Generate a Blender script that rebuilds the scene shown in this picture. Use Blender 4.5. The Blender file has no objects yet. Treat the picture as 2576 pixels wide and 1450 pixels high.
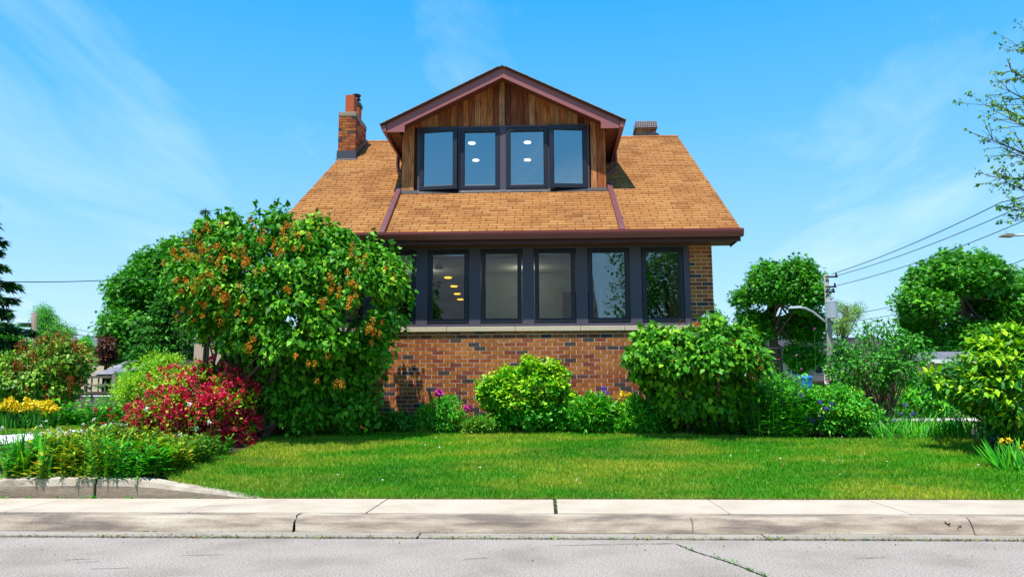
import bpy, math, random
import numpy as np
from mathutils import Vector
random.seed(7)
RNG = np.random.default_rng(11)
SC = bpy.context.scene
COL = SC.collection

# ------------------------------------------------------------------ camera
FPX = 1950.0                      # focal length in pixels of a 2576-wide picture
CAM_H = 1.3
YAW = math.atan(83 / 1950); PIT = math.atan(270 / 1950); ROL = 0.0037
CF = np.array([-math.sin(YAW) * math.cos(PIT), math.cos(YAW) * math.cos(PIT), math.sin(PIT)])
R0 = np.array([math.cos(YAW), math.sin(YAW), 0.0]); U0 = np.cross(R0, CF)
CR = math.cos(ROL) * R0 - math.sin(ROL) * U0
CU = math.cos(ROL) * U0 + math.sin(ROL) * R0
CP = np.array([0.0, 0.0, CAM_H])
cd = bpy.data.cameras.new('camera'); cam = bpy.data.objects.new('camera', cd); COL.objects.link(cam)
cd.sensor_width = 36; cd.lens = 36 * FPX / 2576; cd.clip_end = 3000; cd.clip_start = 0.05
from mathutils import Matrix
M = Matrix(((CR[0], CU[0], -CF[0], 0), (CR[1], CU[1], -CF[1], 0), (CR[2], CU[2], -CF[2], CAM_H), (0, 0, 0, 1)))
cam.matrix_world = M
SC.camera = cam

# ------------------------------------------------------------------ light
SUN_D = Vector((0.17, 0.38, -1.0)).normalized()      # the way the light travels
EL = math.asin(-SUN_D.z); ROT = math.atan2(-SUN_D.x, -SUN_D.y)
sl = bpy.data.lights.new('sun', 'SUN'); sl.energy = 5.0; sl.angle = math.radians(0.5); sl.color = (1.0, 0.955, 0.88)
so = bpy.data.objects.new('sun', sl); COL.objects.link(so)
so.rotation_euler = SUN_D.to_track_quat('-Z', 'Y').to_euler(); so.location = (-6, -10, 30)
W = bpy.data.worlds.new('World'); SC.world = W; W.use_nodes = True
nt = W.node_tree; nt.nodes.clear()
BG = 0.13; SKY_GAIN = 0.84
def wn(t, **k):
    n = nt.nodes.new(t)
    for a, b in k.items(): setattr(n, a, b)
    return n
sky = wn('ShaderNodeTexSky', sky_type='NISHITA', sun_disc=False, sun_elevation=EL, sun_rotation=ROT, altitude=100, air_density=1.0, dust_density=0.35, ozone_density=2.5)
hs = wn('ShaderNodeHueSaturation'); hs.inputs['Hue'].default_value = 0.482; hs.inputs['Saturation'].default_value = 1.32; hs.inputs['Value'].default_value = 1.0
gm = wn('ShaderNodeGamma'); gm.inputs[1].default_value = 1.0
tc = wn('ShaderNodeTexCoord'); sep = wn('ShaderNodeSeparateXYZ')
nt.links.new(tc.outputs['Generated'], sep.inputs[0])
den = wn('ShaderNodeMath', operation='ADD'); nt.links.new(sep.outputs[2], den.inputs[0]); den.inputs[1].default_value = 0.12
dx = wn('ShaderNodeMath', operation='DIVIDE'); nt.links.new(sep.outputs[0], dx.inputs[0]); nt.links.new(den.outputs[0], dx.inputs[1])
dy = wn('ShaderNodeMath', operation='DIVIDE'); nt.links.new(sep.outputs[1], dy.inputs[0]); nt.links.new(den.outputs[0], dy.inputs[1])
cmb = wn('ShaderNodeCombineXYZ'); nt.links.new(dx.outputs[0], cmb.inputs[0]); nt.links.new(dy.outputs[0], cmb.inputs[1])
mp = wn('ShaderNodeMapping'); mp.inputs['Rotation'].default_value = (0, 0, 0.5); mp.inputs['Scale'].default_value = (1.0, 0.45, 1); mp.inputs['Location'].default_value = (0.55, 0.3, 0)
nt.links.new(cmb.outputs[0], mp.inputs[0])
nz = wn('ShaderNodeTexNoise'); nz.inputs['Scale'].default_value = 1.5; nz.inputs['Detail'].default_value = 9; nz.inputs['Roughness'].default_value = 0.56; nz.inputs['Distortion'].default_value = 0.5
nt.links.new(mp.outputs[0], nz.inputs[0])
rp = wn('ShaderNodeValToRGB'); rp.color_ramp.elements[0].position = 0.53; rp.color_ramp.elements[1].position = 0.80
rp.color_ramp.elements[1].color = (0.5, 0.5, 0.5, 1)
nt.links.new(nz.outputs[0], rp.inputs[0])
mx = wn('ShaderNodeMixRGB'); mx.inputs[2].default_value = (.72 / BG, .86 / BG, 1.0 / BG, 1)
nt.links.new(sky.outputs[0], hs.inputs['Color']); nt.links.new(hs.outputs[0], gm.inputs[0]); gz = wn('ShaderNodeValToRGB'); ge = gz.color_ramp.elements
GR = [(0.0, (.60, .83, 1.0)), (.08, (.50, .76, 1.0)), (.2, (.31, .655, 1.0)), (.34, (.13, .525, 1.0)), (.5, (.02, .40, 1.0)), (1.0, (.008, .22, .75))]
while len(ge) < len(GR): ge.new(.5)
for i_, (p_, c_) in enumerate(GR): ge[i_].position = p_; ge[i_].color = (*c_, 1)
nt.links.new(sep.outputs[2], gz.inputs[0])
gs = wn('ShaderNodeVectorMath', operation='SCALE'); gs.inputs['Scale'].default_value = SKY_GAIN / BG; nt.links.new(gz.outputs[0], gs.inputs[0])
m0 = wn('ShaderNodeMixRGB'); m0.inputs[0].default_value = .8; nt.links.new(gm.outputs[0], m0.inputs[1]); nt.links.new(gs.outputs[0], m0.inputs[2])
nt.links.new(m0.outputs[0], mx.inputs[1]); nt.links.new(rp.outputs[0], mx.inputs[0])
bg = wn('ShaderNodeBackground'); bg.inputs[1].default_value = BG
wo = wn('ShaderNodeOutputWorld'); nt.links.new(mx.outputs[0], bg.inputs[0]); nt.links.new(bg.outputs[0], wo.inputs[0])
SC.view_settings.view_transform = 'Standard'; SC.view_settings.look = 'None'
SC.view_settings.exposure = 0.5; SC.view_settings.gamma = 1.0
SC.render.engine = 'CYCLES'
SC.cycles.max_bounces = 8; SC.cycles.transparent_max_bounces = 16

# ------------------------------------------------------------------ placement helpers
def ray(x, y): return CF * FPX + (x - 1288) * CR - (y - 725) * CU
def at(x, y, Y):
    d = ray(x, y); return CP + d * (Y / d[1])
def sst(t):
    t = np.clip(t, 0, 1); return t * t * (3 - 2 * t)
def hk(x): return 0.235 * sst((-3.2 - x) / 2.0)
def zg(x, y):
    t = np.clip((y - 8.86) / 4.2, 0, 1)
    z = 0.15 + 0.56 * (1 - (1 - t) ** 1.45) + hk(x) * (1 - sst((y - 9.2) / 2.4)) * sst((y - 8.9) / .1)
    return np.where(y < 8.80, -0.06, z)
def zgf(x, y): return float(zg(np.float64(x), np.float64(y)))
def gp(x, y):
    d = ray(x, y); lo = 8.87
    prev = lo
    for Y in np.arange(8.87, 60, 0.02):
        p = CP + d * (Y / d[1])
        if p[2] <= zgf(p[0], Y): return p
    return CP + d * (60 / d[1])

# ------------------------------------------------------------------ object helpers
BASE = {}
def tag(o, label=None, cat=None, group=None, kind=None):
    if label: o['label'] = label
    if cat: o['category'] = cat
    if group: o['group'] = group
    if kind: o['kind'] = kind
    return o
def thing(name, label, cat, loc, group=None):
    o = bpy.data.objects.new(name, None); COL.objects.link(o); o.location = Vector(loc); o.empty_display_size = 0.2
    BASE[o.name] = Vector(loc); return tag(o, label, cat, group)
def link(name, me, parent):
    o = bpy.data.objects.new(name, me); COL.objects.link(o)
    if parent is not None:
        o.parent = parent; BASE[o.name] = BASE[parent.name]
    else: BASE[o.name] = Vector((0, 0, 0))
    return o
class MB:
    def __init__(s): s.v = []; s.f = []; s.r = []; s.m = []
    def add(s, vs, fs, r=None, m=0):
        b = len(s.v); s.v += [tuple(map(float, q)) for q in vs]
        if r is None: r = random.random()
        for f in fs: s.f.append(tuple(i + b for i in f)); s.r.append(r); s.m.append(m)
    def box(s, x0, x1, y0, y1, z0, z1, r=None, m=0):
        s.add([(x0, y0, z0), (x1, y0, z0), (x1, y1, z0), (x0, y1, z0), (x0, y0, z1), (x1, y0, z1), (x1, y1, z1), (x0, y1, z1)],
              [(0, 3, 2, 1), (4, 5, 6, 7), (0, 1, 5, 4), (1, 2, 6, 5), (2, 3, 7, 6), (3, 0, 4, 7)], r, m)
    def hexa(s, a, b, r=None, m=0):            # bottom ring a, top ring b (same count)
        n = len(a); s.add(list(a) + list(b), [tuple(range(n - 1, -1, -1)), tuple(range(n, 2 * n))] + [(i, (i + 1) % n, n + (i + 1) % n, n + i) for i in range(n)], r, m)
    def prism_y(s, poly, y0, y1, r=None, m=0):  # poly of (x,z), seen from the front anticlockwise
        s.hexa([(x, y1, z) for x, z in poly], [(x, y0, z) for x, z in poly], r, m)
    def prism_x(s, poly, x0, x1, r=None, m=0):  # poly of (y,z)
        s.hexa([(x0, y, z) for y, z in poly], [(x1, y, z) for y, z in poly], r, m)
    def prism_z(s, poly, z0, z1, r=None, m=0):
        s.hexa([(x, y, z0) for x, y in poly], [(x, y, z1) for x, y in poly], r, m)
    def tube(s, pts, rad, n=8, r=None, m=0, cap=True):
        pts = [Vector(p) for p in pts]; k = len(pts)
        if not hasattr(rad, '__len__'): rad = [rad] * k
        vs = []; up = Vector((0.31, 0.22, 0.92))
        for i, p in enumerate(pts):
            t = (pts[min(i + 1, k - 1)] - pts[max(i - 1, 0)]).normalized()
            a = t.cross(up)
            if a.length < 1e-3: a = t.cross(Vector((1, 0, 0)))
            a.normalize(); b = t.cross(a)
            for j in range(n):
                an = 2 * math.pi * j / n; vs.append(p + (a * math.cos(an) + b * math.sin(an)) * rad[i])
        fs = [(i * n + j, i * n + (j + 1) % n, (i + 1) * n + (j + 1) % n, (i + 1) * n + j) for i in range(k - 1) for j in range(n)]
        if cap: fs += [tuple(range(n - 1, -1, -1)), tuple((k - 1) * n + j for j in range(n))]
        s.add(vs, fs, r, m)
    def cyl(s, c, r0, r1, z0, z1, n=16, r=None, m=0):
        s.hexa([(c[0] + r0 * math.cos(2 * math.pi * j / n), c[1] + r0 * math.sin(2 * math.pi * j / n), z0) for j in range(n)],
               [(c[0] + r1 * math.cos(2 * math.pi * j / n), c[1] + r1 * math.sin(2 * math.pi * j / n), z1) for j in range(n)], r, m)
    def build(s, name, mats, parent=None, bevel=0, smooth=False):
        if not isinstance(mats, (list, tuple)): mats = [mats]
        b = BASE[parent.name] if parent is not None else Vector((0, 0, 0))
        me = bpy.data.meshes.new(name)
        me.from_pydata([(x - b.x, y - b.y, z - b.z) for x, y, z in s.v], [], s.f)
        for q in mats: me.materials.append(q)
        me.polygons.foreach_set('material_index', s.m)
        if smooth: me.polygons.foreach_set('use_smooth', [True] * len(s.f))
        me.attributes.new('rnd', 'FLOAT', 'FACE').data.foreach_set('value', s.r)
        me.update(); o = link(name, me, parent)
        if bevel:
            md = o.modifiers.new('bevel', 'BEVEL'); md.width = bevel; md.segments = 2; md.limit_method = 'ANGLE'; md.angle_limit = 0.7
        return o

# leaf templates: (verts (x across, y along, z up), quads)
def lobed(w1, y1, w2, y2, yt=1.0, dr=-0.15):
    return (np.array([(0, .03, 0), (w1, y1, .05), (w2, y2, .05), (0, yt, dr), (-w2, y2, .05), (-w1, y1, .05), (0, .45, -.03)]), [(0, 1, 2, 6), (6, 2, 3, 4), (0, 6, 4, 5)])
def star(k=5):
    v = [(0, .1, 0)]
    for i in range(2 * k):
        a = math.pi * i / k; rr = .28 if i % 2 == 0 else .58
        v.append((math.sin(a) * rr, .1 + math.cos(a) * rr, -.12 if i % 2 else 0.03))
    q = [(0, 1 + 2 * i, 2 + 2 * i, 1 + (2 * i + 2) % (2 * k)) for i in range(k)]
    return np.array(v), q
def strap(w, bend, k=4):
    v = []; q = []
    for i in range(k + 1):
        t = i / k; ww = w * (1 - t ** 2.2) + 0.002
        y = t - 0.35 * bend * t ** 3; z = -bend * t * t * 0.8
        v += [(-ww, y, z + .012 * (1 - t)), (ww, y, z + .012 * (1 - t))]
    for i in range(k): q.append((2 * i, 2 * i + 1, 2 * i + 3, 2 * i + 2))
    return np.array(v), q
LEAF = {'lance': (np.array([(0, 0, 0), (.15, .42, .03), (0, 1, -.14), (-.15, .42, .03), (0, .45, -.03)]), [(0, 1, 2, 4), (0, 4, 2, 3)]),
        'oval': lobed(.2, .2, .24, .55, 1, -.12), 'heart': lobed(.34, .06, .35, .42), 'round': lobed(.33, .12, .4, .6, .95, -.08),
        'star': star(), 'needle': (np.array([(-.035, 0, 0), (.035, 0, 0), (.012, 1, 0), (-.012, 1, 0)]), [(0, 1, 2, 3)]),
        'iris': strap(.045, .12), 'daylily': strap(.03, .75), 'grassy': strap(.016, .5, 3),
        'blade': (np.array([(-.06, 0, 0), (.06, 0, 0), (.045, .6, -.05), (-.045, .6, -.05), (.006, 1, -.2), (-.006, 1, -.2)]), [(0, 1, 2, 3), (3, 2, 4, 5)]),
        'petal': lobed(.3, .15, .38, .6, .9, .12)}
def nrm(a): return a / np.maximum(np.linalg.norm(a, axis=-1, keepdims=True), 1e-6)
def leaf_arrays(P, N, D, S, kind):
    T, q = LEAF[kind]; d = nrm(D); n = nrm(N - (N * d).sum(1, keepdims=True) * d); x = np.cross(d, n)
    V = P[:, None, :] + S[:, None, None] * (T[None, :, 0, None] * x[:, None] + T[None, :, 1, None] * d[:, None] + T[None, :, 2, None] * n[:, None])
    k = len(T); Q = (np.arange(len(P))[:, None, None] * k + np.array(q)[None]).reshape(-1, 4)
    return V.reshape(-1, 3), Q, len(q)
def leaf_mesh(name, parts, mats, parent):
    """parts: list of (P,N,D,S,kind,material index) joined to one mesh"""
    Vs = []; Qs = []; R = []; MI = []; o = 0
    for P, N, D, S, kind, mi in parts:
        V, Q, nq = leaf_arrays(P, N, D, S, kind); Vs.append(V); Qs.append(Q + o); o += len(V)
        R.append(np.repeat(RNG.random(len(P)), nq)); MI.append(np.full(len(Q), mi))
    V = np.concatenate(Vs); Q = np.concatenate(Qs); R = np.concatenate(R); MI = np.concatenate(MI)
    if parent is not None:
        b = BASE[parent.name]; V = V - np.array([b.x, b.y, b.z])
    me = bpy.data.meshes.new(name); me.vertices.add(len(V)); me.vertices.foreach_set('co', V.astype(np.float32).ravel())
    me.loops.add(len(Q) * 4); me.loops.foreach_set('vertex_index', Q.astype(np.int32).ravel())
    me.polygons.add(len(Q)); me.polygons.foreach_set('loop_start', np.arange(0, len(Q) * 4, 4, dtype=np.int32))
    me.polygons.foreach_set('loop_total', np.full(len(Q), 4, dtype=np.int32))
    for m in mats: me.materials.append(m)
    me.update(calc_edges=True); me.polygons.foreach_set('material_index', MI.astype(np.int32))
    me.attributes.new('rnd', 'FLOAT', 'FACE').data.foreach_set('value', R.astype(np.float32))
    return link(name, me, parent)

# ------------------------------------------------------------------ materials
def newmat(name):
    m = bpy.data.materials.new(name); m.use_nodes = True; t = m.node_tree; t.nodes.clear()
    o = t.nodes.new('ShaderNodeOutputMaterial'); b = t.nodes.new('ShaderNodeBsdfPrincipled'); t.links.new(b.outputs[0], o.inputs[0])
    return m, t, b, o
def ramp(t, cols, pos=None):
    r = t.nodes.new('ShaderNodeValToRGB'); e = r.color_ramp.elements
    n = len(cols); pos = pos or [i / (n - 1) for i in range(n)]
    while len(e) < n: e.new(0.5)
    for i, c in enumerate(cols): e[i].position = pos[i]; e[i].color = (*c, 1)
    return r
def noise(t, scale, detail=6, rough=.55, stretch=(1, 1, 1), dist=0, coord='Object'):
    c = t.nodes.new('ShaderNodeTexCoord'); mp = t.nodes.new('ShaderNodeMapping'); mp.inputs['Scale'].default_value = stretch
    n = t.nodes.new('ShaderNodeTexNoise'); n.inputs['Scale'].default_value = scale; n.inputs['Detail'].default_value = detail
    n.inputs['Roughness'].default_value = rough; n.inputs['Distortion'].default_value = dist
    t.links.new(c.outputs[coord], mp.inputs[0]); t.links.new(mp.outputs[0], n.inputs[0]); return n
def bump(t, b, src, strength, dist=0.01):
    u = t.nodes.new('ShaderNodeBump'); u.inputs['Strength'].default_value = strength; u.inputs['Distance'].default_value = dist
    t.links.new(src, u.inputs['Height']); t.links.new(u.outputs[0], b.inputs['Normal'])
def mixc(t, a, b, fac, mode='MIX'):
    m = t.nodes.new('ShaderNodeMixRGB'); m.blend_type = mode
    for i, s in ((0, fac), (1, a), (2, b)):
        if hasattr(s, 'links'): t.links.new(s, m.inputs[i])
        elif isinstance(s, (int, float)): m.inputs[i].default_value = s
        else: m.inputs[i].default_value = (*s, 1)
    return m.outputs[0]
def attr(t):
    a = t.nodes.new('ShaderNodeAttribute'); a.attribute_name = 'rnd'; return a.outputs['Fac']
def surf(name, cols, scale=4, rough=.8, bs=.2, bscale=60, stretch=(1, 1, 1), pos=None, spec=.3, metal=0, bd=.01, fine=None):
    m, t, b, o = newmat(name); n = noise(t, scale, stretch=stretch); r = ramp(t, cols, pos); t.links.new(n.outputs[0], r.inputs[0]); c = r.outputs[0]
    if fine:
        n3 = noise(t, fine[0], 3, .7, stretch); r3 = ramp(t, [(fine[1],) * 3, (fine[2],) * 3], [.3, .7]); t.links.new(n3.outputs[0], r3.inputs[0]); c = mixc(t, c, r3.outputs[0], 1.0, 'MULTIPLY')
    t.links.new(c, b.inputs['Base Color']); b.inputs['Roughness'].default_value = rough; b.inputs['Specular IOR Level'].default_value = spec; b.inputs['Metallic'].default_value = metal
    if bs:
        n2 = noise(t, bscale, 4, .6, stretch); bump(t, b, n2.outputs[0], bs, bd)
    return m
def tiled(name, cols, pos=None, scale=30, amt=.5, rough=.8, bs=.3, stretch=(1, 1, 1), spec=.25, bd=.006):
    """one colour per brick, board or shingle, with grain"""
    m, t, b, o = newmat(name); r = ramp(t, cols, pos); r.color_ramp.interpolation = 'LINEAR'; t.links.new(attr(t), r.inputs[0])
    n = noise(t, scale, 5, .65, stretch); r2 = ramp(t, [(1 - amt,) * 3, (1 + amt * .55,) * 3], [.3, .72]); t.links.new(n.outputs[0], r2.inputs[0])
    c = mixc(t, r.outputs[0], r2.outputs[0], 1.0, 'MULTIPLY'); nb_ = noise(t, 1.3, 5, .65, (1, 1, .7)); rb_ = ramp(t, [(.74, .71, .70), (1, 1, 1), (1.08, 1.08, 1.06)], [.33, .5, .68]); t.links.new(nb_.outputs[0], rb_.inputs[0]); c = mixc(t, c, rb_.outputs[0], 1.0, 'MULTIPLY'); t.links.new(c, b.inputs['Base Color'])
    b.inputs['Roughness'].default_value = rough; b.inputs['Specular IOR Level'].default_value = spec
    bump(t, b, n.outputs[0], bs, bd); return m
def leafm(name, cols, rough=.45, trans=.3, spec=.4, pos=None):
    if 'leaf' in name: cols = [(c[0] * 1.2, c[1] * 1.36, c[2] * .7) for c in cols]
    m, t, b, o = newmat(name); r = ramp(t, cols, pos); t.links.new(attr(t), r.inputs[0])
    t.links.new(r.outputs[0], b.inputs['Base Color']); b.inputs['Roughness'].default_value = rough; b.inputs['Specular IOR Level'].default_value = spec
    tr = t.nodes.new('ShaderNodeBsdfTranslucent'); c = mixc(t, r.outputs[0], (1.25, 1.25, .5), 1.0, 'MULTIPLY'); t.links.new(c, tr.inputs[0])
    s = t.nodes.new('ShaderNodeMixShader'); s.inputs[0].default_value = trans * .72; t.links.new(b.outputs[0], s.inputs[1]); t.links.new(tr.outputs[0], s.inputs[2]); t.links.new(s.outputs[0], o.inputs[0])
    return m
def plain(name, c, rough=.5, spec=.4, metal=0): return surf(name, [tuple(x * .88 for x in c), tuple(min(1, x * 1.1) for x in c)], 6, rough, .05, 80, spec=spec, metal=metal)
def emit(name, c, s):
    m, t, b, o = newmat(name); b.inputs['Base Color'].default_value = (*c, 1); b.inputs['Emission Color'].default_value = (*c, 1); b.inputs['Emission Strength'].default_value = s; return m
def glassm(name, refl, tint):
    m, t, b, o = newmat(name); t.nodes.remove(b)
    tr = t.nodes.new('ShaderNodeBsdfTransparent'); tr.inputs[0].default_value = (*tint, 1)
    g = t.nodes.new('ShaderNodeBsdfGlossy'); g.inputs['Roughness'].default_value = 0.0; g.inputs[0].default_value = (.82, .94, 1, 1)
    n = noise(t, 1.1, 1); u = t.nodes.new('ShaderNodeBump'); u.inputs['Strength'].default_value = .03; u.inputs['Distance'].default_value = .05
    t.links.new(n.outputs[0], u.inputs['Height']); t.links.new(u.outputs[0], g.inputs['Normal'])
    f = t.nodes.new('ShaderNodeFresnel'); f.inputs[0].default_value = 1.5
    ad = t.nodes.new('ShaderNodeMath'); ad.operation = 'ADD'; ad.use_clamp = True; ad.inputs[1].default_value = refl; t.links.new(f.outputs[0], ad.inputs[0])
    s = t.nodes.new('ShaderNodeMixShader'); t.links.new(ad.outputs[0], s.inputs[0]); t.links.new(tr.outputs[0], s.inputs[1]); t.links.new(g.outputs[0], s.inputs[2]); t.links.new(s.outputs[0], o.inputs[0])
    return m
M_ = {}
M_['asphalt'] = surf('asphalt', [(.28, .242, .205), (.35, .305, .262), (.39, .342, .295)], 1.3, .92, .7, 170, pos=[.3, .5, .75], bd=.006, fine=(62, .42, 1.42), spec=.1)
M_['concrete'] = surf('concrete', [(.42, .345, .26), (.49, .41, .315), (.54, .46, .36)], 2.2, .9, .25, 120, pos=[.3, .5, .7], bd=.004, fine=(150, .82, 1.12))
M_['kerbconc'] = surf('kerb_concrete', [(.19, .15, .12), (.37, .295, .22), (.50, .425, .325)], 2.2, .95, .9, 70, stretch=(.55, 1.5, 4.5), pos=[.36, .5, .64], bd=.008, fine=(110, .6, 1.25))
M_['oldwall'] = surf('weathered_concrete', [(.16, .125, .09), (.27, .215, .155), (.4, .33, .25)], 3, .95, .7, 45, stretch=(.25, 1, 3), pos=[.3, .5, .7], bd=.012, fine=(90, .6, 1.3))
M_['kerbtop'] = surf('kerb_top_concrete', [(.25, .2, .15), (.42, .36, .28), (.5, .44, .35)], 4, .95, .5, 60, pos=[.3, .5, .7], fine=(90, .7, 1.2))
M_['gutterconc'] = surf('gutter_concrete', [(.16, .135, .11), (.32, .28, .235), (.42, .37, .31)], 3, .92, .4, 90, stretch=(.4, 1.5, 1), bd=.006, fine=(120, .7, 1.2))
M_['crack'] = plain('crack_dirt', (.035, .03, .022), .95, .1)
M_['soil'] = surf('soil', [(.025, .017, .01), (.06, .04, .022)], 8, .95, .8, 40)
M_['farground'] = surf('ground_cover', [(.03, .10, .008), (.07, .17, .012), (.12, .16, .03)], 1.2, .95, .5, 30)
M_['lawnbase'] = surf('lawn_base', [(.03, .10, .006), (.07, .17, .01), (.16, .19, .03)], 1.5, .95, .5, 80)
M_['gravel'] = surf('white_gravel', [(.35, .35, .36), (.7, .7, .7), (.8, .8, .8)], 26, .9, 1, 30, bd=.03)
M_['paving'] = surf('paving', [(.42, .36, .32), (.55, .48, .43)], 2, .9, .2, 60)
M_['brick'] = tiled('brick', [(.06, .046, .045), (.08, .055, .048), (.24, .052, .024), (.33, .075, .024), (.38, .105, .024), (.45, .145, .028), (.48, .17, .036)], [0, .09, .14, .32, .46, .70, 1], 38, .68, .85, .5, (1.6, 1.6, .22))
M_['mortar'] = surf('mortar', [(.46, .37, .27), (.60, .50, .38)], 12, .95, .4, 90)
M_['shingle'] = tiled('shingle', [(.29, .115, .038), (.35, .15, .047), (.385, .175, .057), (.42, .205, .072)], [0, .25, .6, 1], 55, .45, .95, .5, bd=.004, spec=.1)
M_['roofdark'] = surf('dark_shingle', [(.03, .028, .032), (.07, .065, .07)], 20, .95, .5, 80)
M_['roofunder'] = plain('roof_felt', (.08, .045, .025), .95, .1)
M_['wood'] = tiled('weathered_cedar', [(.10, .026, .010), (.28, .07, .018), (.44, .125, .03), (.56, .20, .055), (.48, .23, .10)], [0, .25, .55, .82, 1], 6, .85, .7, .4, (9, 9, .55))
M_['trim'] = surf('mauve_trim', [(.25, .078, .075), (.31, .10, .098)], 5, .5, .05, 60, spec=.4)
M_['trimdark'] = surf('mauve_pipe', [(.13, .042, .042), (.17, .055, .053)], 5, .45, .05, 60, spec=.4)
M_['gutter'] = surf('brown_gutter', [(.15, .028, .024), (.19, .038, .032)], 5, .35, .04, 60, spec=.5)
M_['fascia'] = surf('dark_fascia', [(.055, .018, .02), (.075, .026, .028)], 5, .45, .04, 60)
M_['soffit'] = surf('soffit', [(.10, .035, .025), (.16, .06, .04)], 3, .6, .1, 40)
M_['frame'] = plain('black_frame', (.012, .013, .024), .4, .45)
M_['mullion'] = surf('charcoal_panel', [(.072, .062, .088), (.082, .071, .10)], 20, .55, .25, 300, bd=.002)
M_['sill'] = surf('stone_sill', [(.45, .37, .25), (.58, .49, .35)], 6, .9, .4, 60, stretch=(.4, 1, 1))
M_['glass'] = glassm('window_glass', .30, (.62, .68, .66))
M_['glasslow'] = glassm('lower_window_glass', .15, (.66, .74, .7))
M_['metal'] = plain('dark_flashing', (.05, .052, .06), .45, .5, .5)
M_['mesh'] = surf('grey_mesh', [(.06, .05, .06), (.3, .25, .27)], 60, .6, .5, 80)
M_['terracotta'] = surf('terracotta', [(.36, .07, .02), (.45, .10, .03)], 5, .8, .2, 60)
M_['black'] = plain('black_metal', (.012, .012, .013), .45, .5)
M_['plaster'] = plain('interior_wall', (.30, .36, .31), .9, .1)
M_['ceil'] = plain('interior_ceiling', (.55, .58, .52), .9, .1)
M_['bluewall'] = plain('attic_paint', (.035, .06, .09), .9, .1)
M_['darkroom'] = plain('dark_doorway', (.01, .01, .01), .8, .1)
M_['floorwood'] = plain('interior_floor', (.12, .07, .04), .6, .3)
M_['warm'] = emit('warm_lamp', (1.0, .50, .03), 2.2)
M_['whitelamp'] = emit('white_lamp', (1.0, .93, .8), 3)
M_['white'] = plain('white_paint', (.75, .75, .73), .6, .3)
M_['cream'] = plain('cream_wall', (.62, .47, .33), .9, .1)
M_['pinkwall'] = plain('pinkish_wall', (.5, .36, .28), .9, .1)
M_['bluepaint'] = plain('blue_paint', (.05, .3, .5), .7, .2)
M_['bluebin'] = plain('blue_plastic', (.01, .14, .55), .35, .5)
M_['greyroof'] = tiled('grey_shingle', [(.11, .115, .14), (.16, .165, .195), (.20, .205, .24)], None, 30, .3, .95, .3)
M_['shedroof'] = tiled('light_grey_shingle', [(.22, .225, .26), (.29, .295, .34), (.34, .345, .39)], None, 30, .3, .95, .3)
M_['fencewood'] = tiled('grey_fence_wood', [(.12, .10, .08), (.25, .21, .17), (.32, .28, .23)], None, 8, .5, .9, .4, (8, 8, .6))
M_['polewood'] = surf('pole_wood', [(.17, .18, .14), (.31, .32, .26)], 6, .9, .3, 50, stretch=(6, 6, .5))
M_['oldpole'] = surf('brown_pole_wood', [(.16, .12, .09), (.30, .24, .19)], 6, .9, .3, 50, stretch=(6, 6, .5))
M_['galv'] = plain('galvanised', (.45, .47, .5), .45, .5, .4)
M_['wire'] = plain('cable', (.02, .03, .04), .6, .2)
M_['red'] = plain('sign_red', (.45, .03, .04), .6, .2)
M_['bark'] = surf('bark', [(.05, .035, .024), (.15, .11, .08)], 9, .95, .8, 40, stretch=(2, 2, .4))
M_['twig'] = surf('twig', [(.10, .065, .04), (.22, .16, .11)], 9, .9, .3, 40)
M_['housebrown'] = tiled('brown_roof', [(.165, .145, .132), (.18, .158, .145), (.195, .172, .158)], None, 12, .2, .95, .3)
M_['unused'] = surf('brown_roof', [(.17, .14, .125), (.25, .21, .19)], 6, .95, .5, 40, stretch=(1, 1, 1))
G = lambda *c: [tuple(q) for q in c]
M_['lilacleaf'] = leafm('lilac_leaf', G((.012, .075, .004), (.03, .15, .006), (.06, .23, .01), (.13, .34, .025)), .5, .3, .22)
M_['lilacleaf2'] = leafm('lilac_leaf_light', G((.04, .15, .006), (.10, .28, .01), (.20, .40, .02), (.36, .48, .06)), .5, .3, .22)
M_['leafdull'] = leafm('leaf_olive', G((.03, .11, .008), (.08, .20, .015), (.17, .30, .04), (.30, .36, .09)), .5, .25, .35)
M_['leafyellow'] = leafm('leaf_yellow_green', G((.07, .20, .004), (.17, .36, .005), (.28, .46, .008), (.38, .50, .015)), .5, .3, .3)
M_['leafbright'] = leafm('leaf_bright_green', G((.012, .13, .006), (.025, .24, .008), (.06, .33, .012), (.16, .42, .03)), .5, .3, .35)
M_['leafmid'] = leafm('leaf_mid_green', G((.012, .08, .006), (.03, .17, .008), (.06, .24, .012)), .5, .27, .35)
M_['leafmaple'] = leafm('maple_leaf', G((.012, .085, .006), (.03, .18, .008), (.07, .29, .012)), .5, .3, .3)
M_['leafmaple2'] = leafm('maple_leaf_light', G((.022, .11, .005), (.06, .23, .008), (.12, .34, .015)), .5, .3, .3)
M_['leafred'] = leafm('plum_leaf', G((.03, .008, .01), (.08, .02, .02), (.14, .05, .04)), .5, .25, .3)
M_['leafrust'] = leafm('weigela_leaf', G((.05, .14, .008), (.14, .28, .012), (.28, .34, .02), (.36, .2, .02)), .5, .3, .3)
M_['needle'] = leafm('spruce_needle', G((.012, .07, .014), (.03, .15, .022), (.07, .22, .03)), .6, .15, .3)
M_['needle2'] = leafm('hemlock_needle', G((.01, .10, .008), (.035, .24, .01), (.08, .32, .02)), .6, .2, .3)
M_['silver'] = leafm('silver_leaf', G((.16, .22, .2), (.28, .34, .32), (.4, .44, .42)), .7, .2, .2)
M_['grass'] = leafm('grass_blade', G((.015, .12, .004), (.04, .22, .006), (.09, .30, .01), (.22, .36, .03), (.42, .38, .10)), .5, .3, .3, [0, .3, .62, .86, 1])
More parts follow.
